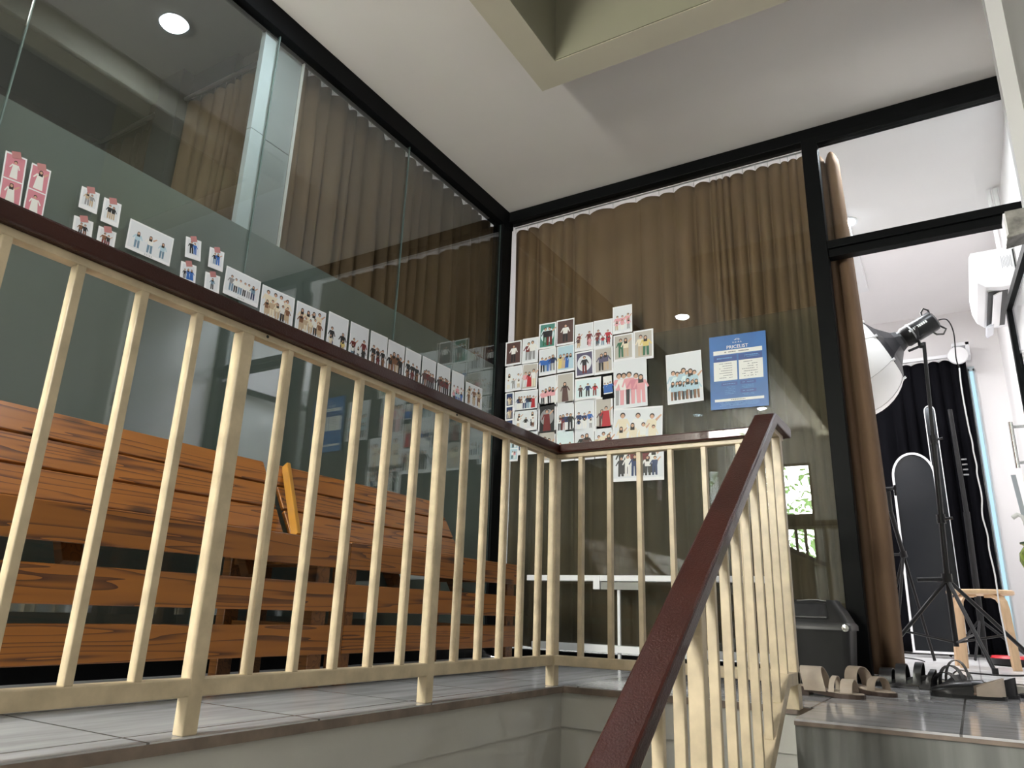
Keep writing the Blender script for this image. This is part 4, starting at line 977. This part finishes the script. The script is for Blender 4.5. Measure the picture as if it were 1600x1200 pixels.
# air conditioner on the right wall
def ac():
    t = thing('air_conditioner', 'white split air conditioner high on the right studio wall', 'air conditioner', (.48, 5.35, 2.2))
    xw = .498; y0, y1 = 5.0, 5.75; zb_, zt_ = 2.235, 2.49
    prof = [(xw, zb_+.0), (xw-.10, zb_), (xw-.175, zb_+.012), (xw-.215, zb_+.05), (xw-.235, zb_+.12), (xw-.238, zt_-.03), (xw-.225, zt_), (xw, zt_)]
    b = MB(); b.rings([[(x, y0, z) for x, z in prof], [(x, y1, z) for x, z in prof]]); part(b, 'body', M_whitep, t, bevel=.004)
    b = MB(); b.box((xw-.165, y0+.06, zb_-.004), (xw-.06, y1-.06, zb_+.001)); part(b, 'air_outlet', mat('outlet_dark', (.03, .03, .03), .5), t)
    b = MB(); b.obox((xw-.115, (y0+y1)/2, zb_-.012), (.022, 0, .010), (0, (y1-y0)/2-.07, 0), (-.002, 0, .003)); part(b, 'louver', M_whitep, t)
    b = MB(); b.obox((xw-.150, y1-.05, zb_-.03), (.02, 0, .01), (0, .10, 0), (-.004, 0, .008)); part(b, 'open_flap', mat('pale_grey_plastic', (.55, .56, .60), .4), t)
    b = MB()
    for i in range(7): b.box((xw-.075+.008*i, y0-.0012, zb_+.12+.006*(i % 3)), (xw-.071+.008*i, y0-.0002, zb_+.20-.01*(i % 2)))
    part(b, 'rating_label', mat('label_grey', (.42, .42, .45), .6), t)
    b = MB(); b.box((xw-.012, y0-.003, zb_+.01), (xw-.004, y0+.002, zt_-.02)); part(b, 'mounting_gap', M_dgrey, t)
    b = MB(); b.tube([(xw-.03, y0+.1, zt_), (xw-.03, y0+.12, 2.96)], .015, 8); b.tube([(xw-.065, y0+.1, zt_), (xw-.065, y0+.12, 2.96)], .012, 8); part(b, 'pipes', M_whitem, t, smooth=True)
ac()
# open glass door leaf against the right wall
h_a = V(.474, W+.07, 0); h_b = V(.414, 4.95, 0)
t = thing('glass_door', 'open black framed glass door leaf standing along the right wall', 'door', tuple(h_a))
d = (h_b-h_a).normalized(); nn = V(-d.y, d.x, 0); ln = (h_b-h_a).length
def dbox(s0, s1, z0, z1, th=.018):
    return MB().obox(h_a+d*(s0+s1)/2+V(0, 0, (z0+z1)/2), d*(s1-s0)/2, nn*th, V(0, 0, (z1-z0)/2))
fr = dbox(0, .045, .04, 2.09); 
for a in ((ln-.045, ln, .04, 2.09), (.045, ln-.045, 2.045, 2.09), (.045, ln-.045, .04, .10)): fr.obox(h_a+d*(a[0]+a[1])/2+V(0, 0, (a[2]+a[3])/2), d*(a[1]-a[0])/2, nn*.018, V(0, 0, (a[3]-a[2])/2))
part(fr, 'frame', M_black, t)
part(dbox(.045, ln-.045, .10, 2.045, .004), 'pane', M_glassb, t)
hs = ln-.03
P0 = h_a+d*hs+nn*.018; 
b = MB(); z0, z1 = 1.14, 1.345
b.tube([P0+V(0, 0, z1), P0+nn*.075+V(0, 0, z1)], .010, 10); b.tube([P0+V(0, 0, z0), P0+nn*.075+V(0, 0, z0)], .010, 10); b.tube([P0+nn*.075+V(0, 0, z0-.03), P0+nn*.075+V(0, 0, z1+.03)], .012, 12)
part(b, 'pull_handle', M_chrome, t, smooth=True)
# grey rod hook and green vase at the right
t = thing('coat_hook', 'grey flat bar with a pale curved hook near the right wall', 'hook', (.40, 4.75, .80))
a = at(1583, 742, 1, 4.75); c = at(1606, 830, 1, 4.75)
b = MB(); b.obox((a+c)/2, (.011, 0, 0), (0, .004, 0), (c-a)/2); part(b, 'bar', mat('grey_metal_bar', (.30, .33, .36), .4), t)
b = MB(); b.tube([at(1612, 850, 1, 4.74), at(1604, 820, 1, 4.74), at(1597, 807, 1, 4.74), at(1590, 804, 1, 4.74), at(1582, 809, 1, 4.74)], [.008, .009, .010, .012, .012], 10); part(b, 'hook_arm', mat('pale_hook', (.60, .60, .58), .4), t, smooth=True)
t = thing('vase', 'green mottled vase on a white plinth at the right edge', 'vase', (.325, 4.7, .50))
M_gv = mat('green_mottled_glaze', (.22, .30, .03), .3, noise=.7, nscale=38)
b = MB(); b.lathe([(0, 0), (.035, 0), (.055, .03), (.078, .09), (.074, .13), (.05, .165), (.062, .175)], (.325, 4.7, .50), n=28, caps=True); part(b, 'body', M_gv, t, smooth=True)
b = MB(); b.lathe([(.055, .172), (.066, .176), (.066, .184), (.05, .186)], (.325, 4.7, .50), n=28); part(b, 'rim', mat('dark_green_rim', (.02, .06, .02), .4), t, smooth=True)
b = MB(); b.box((.262, 4.64, .03), (.395, 4.78, .50)); tag(b.build('plinth', M_whitem, bevel=.004), 'white plinth carrying the green vase', 'plinth')
# wrapped box fixture on the jamb
t = thing('wall_fixture', 'small grey fixture wrapped in clear plastic on the right jamb', 'fixture', (.32, 2.94, 1.60))
b = MB(); b.box((.282, 2.92, 1.605), (.347, 3.02, 1.70)); b.hexa([(.275, 2.915, 1.59), (.347, 2.915, 1.60), (.347, 3.02, 1.60), (.275, 3.02, 1.59), (.282, 2.92, 1.61), (.347, 2.92, 1.62), (.347, 3.02, 1.62), (.282, 3.02, 1.61)])
part(b, 'box', mat('grey_wrapped_plastic', (.28, .27, .25), .22, noise=.5, nscale=25, bump=.8, bscale=25), t, bevel=.006)
b = MB(); b.box((.277, 2.92, 1.60), (.284, 3.01, 1.69)); part(b, 'white_edge', M_whitep, t)

# ------------------------------------------------------------ small brackets, holes
b = MB()
for x, y in ((RX+.0155, 1.075), (RX+.0155, 1.845)): b.lathe([(0, 0), (.004, 0), (.004, .0006), (0, .0006)], (x, y, .8445), (1, 0, 0), 8)
part(b, 'screw_heads', M_dgrey, ra)
b = MB(); b.box((-1.16, RY+.055, -.02), (-1.13, RY+.062, .012))
# ------------------------------------------------------------ tree beyond the corridor window
t = thing('tree', 'leafy tree outside the corridor window, seen reflected in the glass', 'tree', (-2.0, -6.0, -3))
b = MB(); b.tube([(-2.0, -6, -3), (-2.05, -6, -.5), (-1.9, -6.1, 1.2)], [.14, .11, .06], 10); part(b, 'trunk', mat('bark', (.10, .075, .05), .9, noise=.3), t, smooth=True)
b = MB(); rt = random.Random(11)
for i in range(1050):
    a = rt.uniform(0, 2*PI); r_ = rt.uniform(.1, 1.0)**.6*1.25; zz = rt.gauss(1.5, .85)
    c = Vector((-2.0+r_*math.cos(a), -6+r_*math.sin(a)*.8, zz)); u_ = Vector((rt.gauss(0, 1), rt.gauss(0, 1), rt.gauss(0, 1))).normalized(); v_ = u_.orthogonal().normalized()
    s_ = .055; b.face([c-u_*s_*1.6, c-v_*s_*.6, c+u_*s_*1.6, c+v_*s_*.6])
part(b, 'foliage', mat('leaf_green', (.10, .20, .05), .6, noise=.3, nscale=3), t)
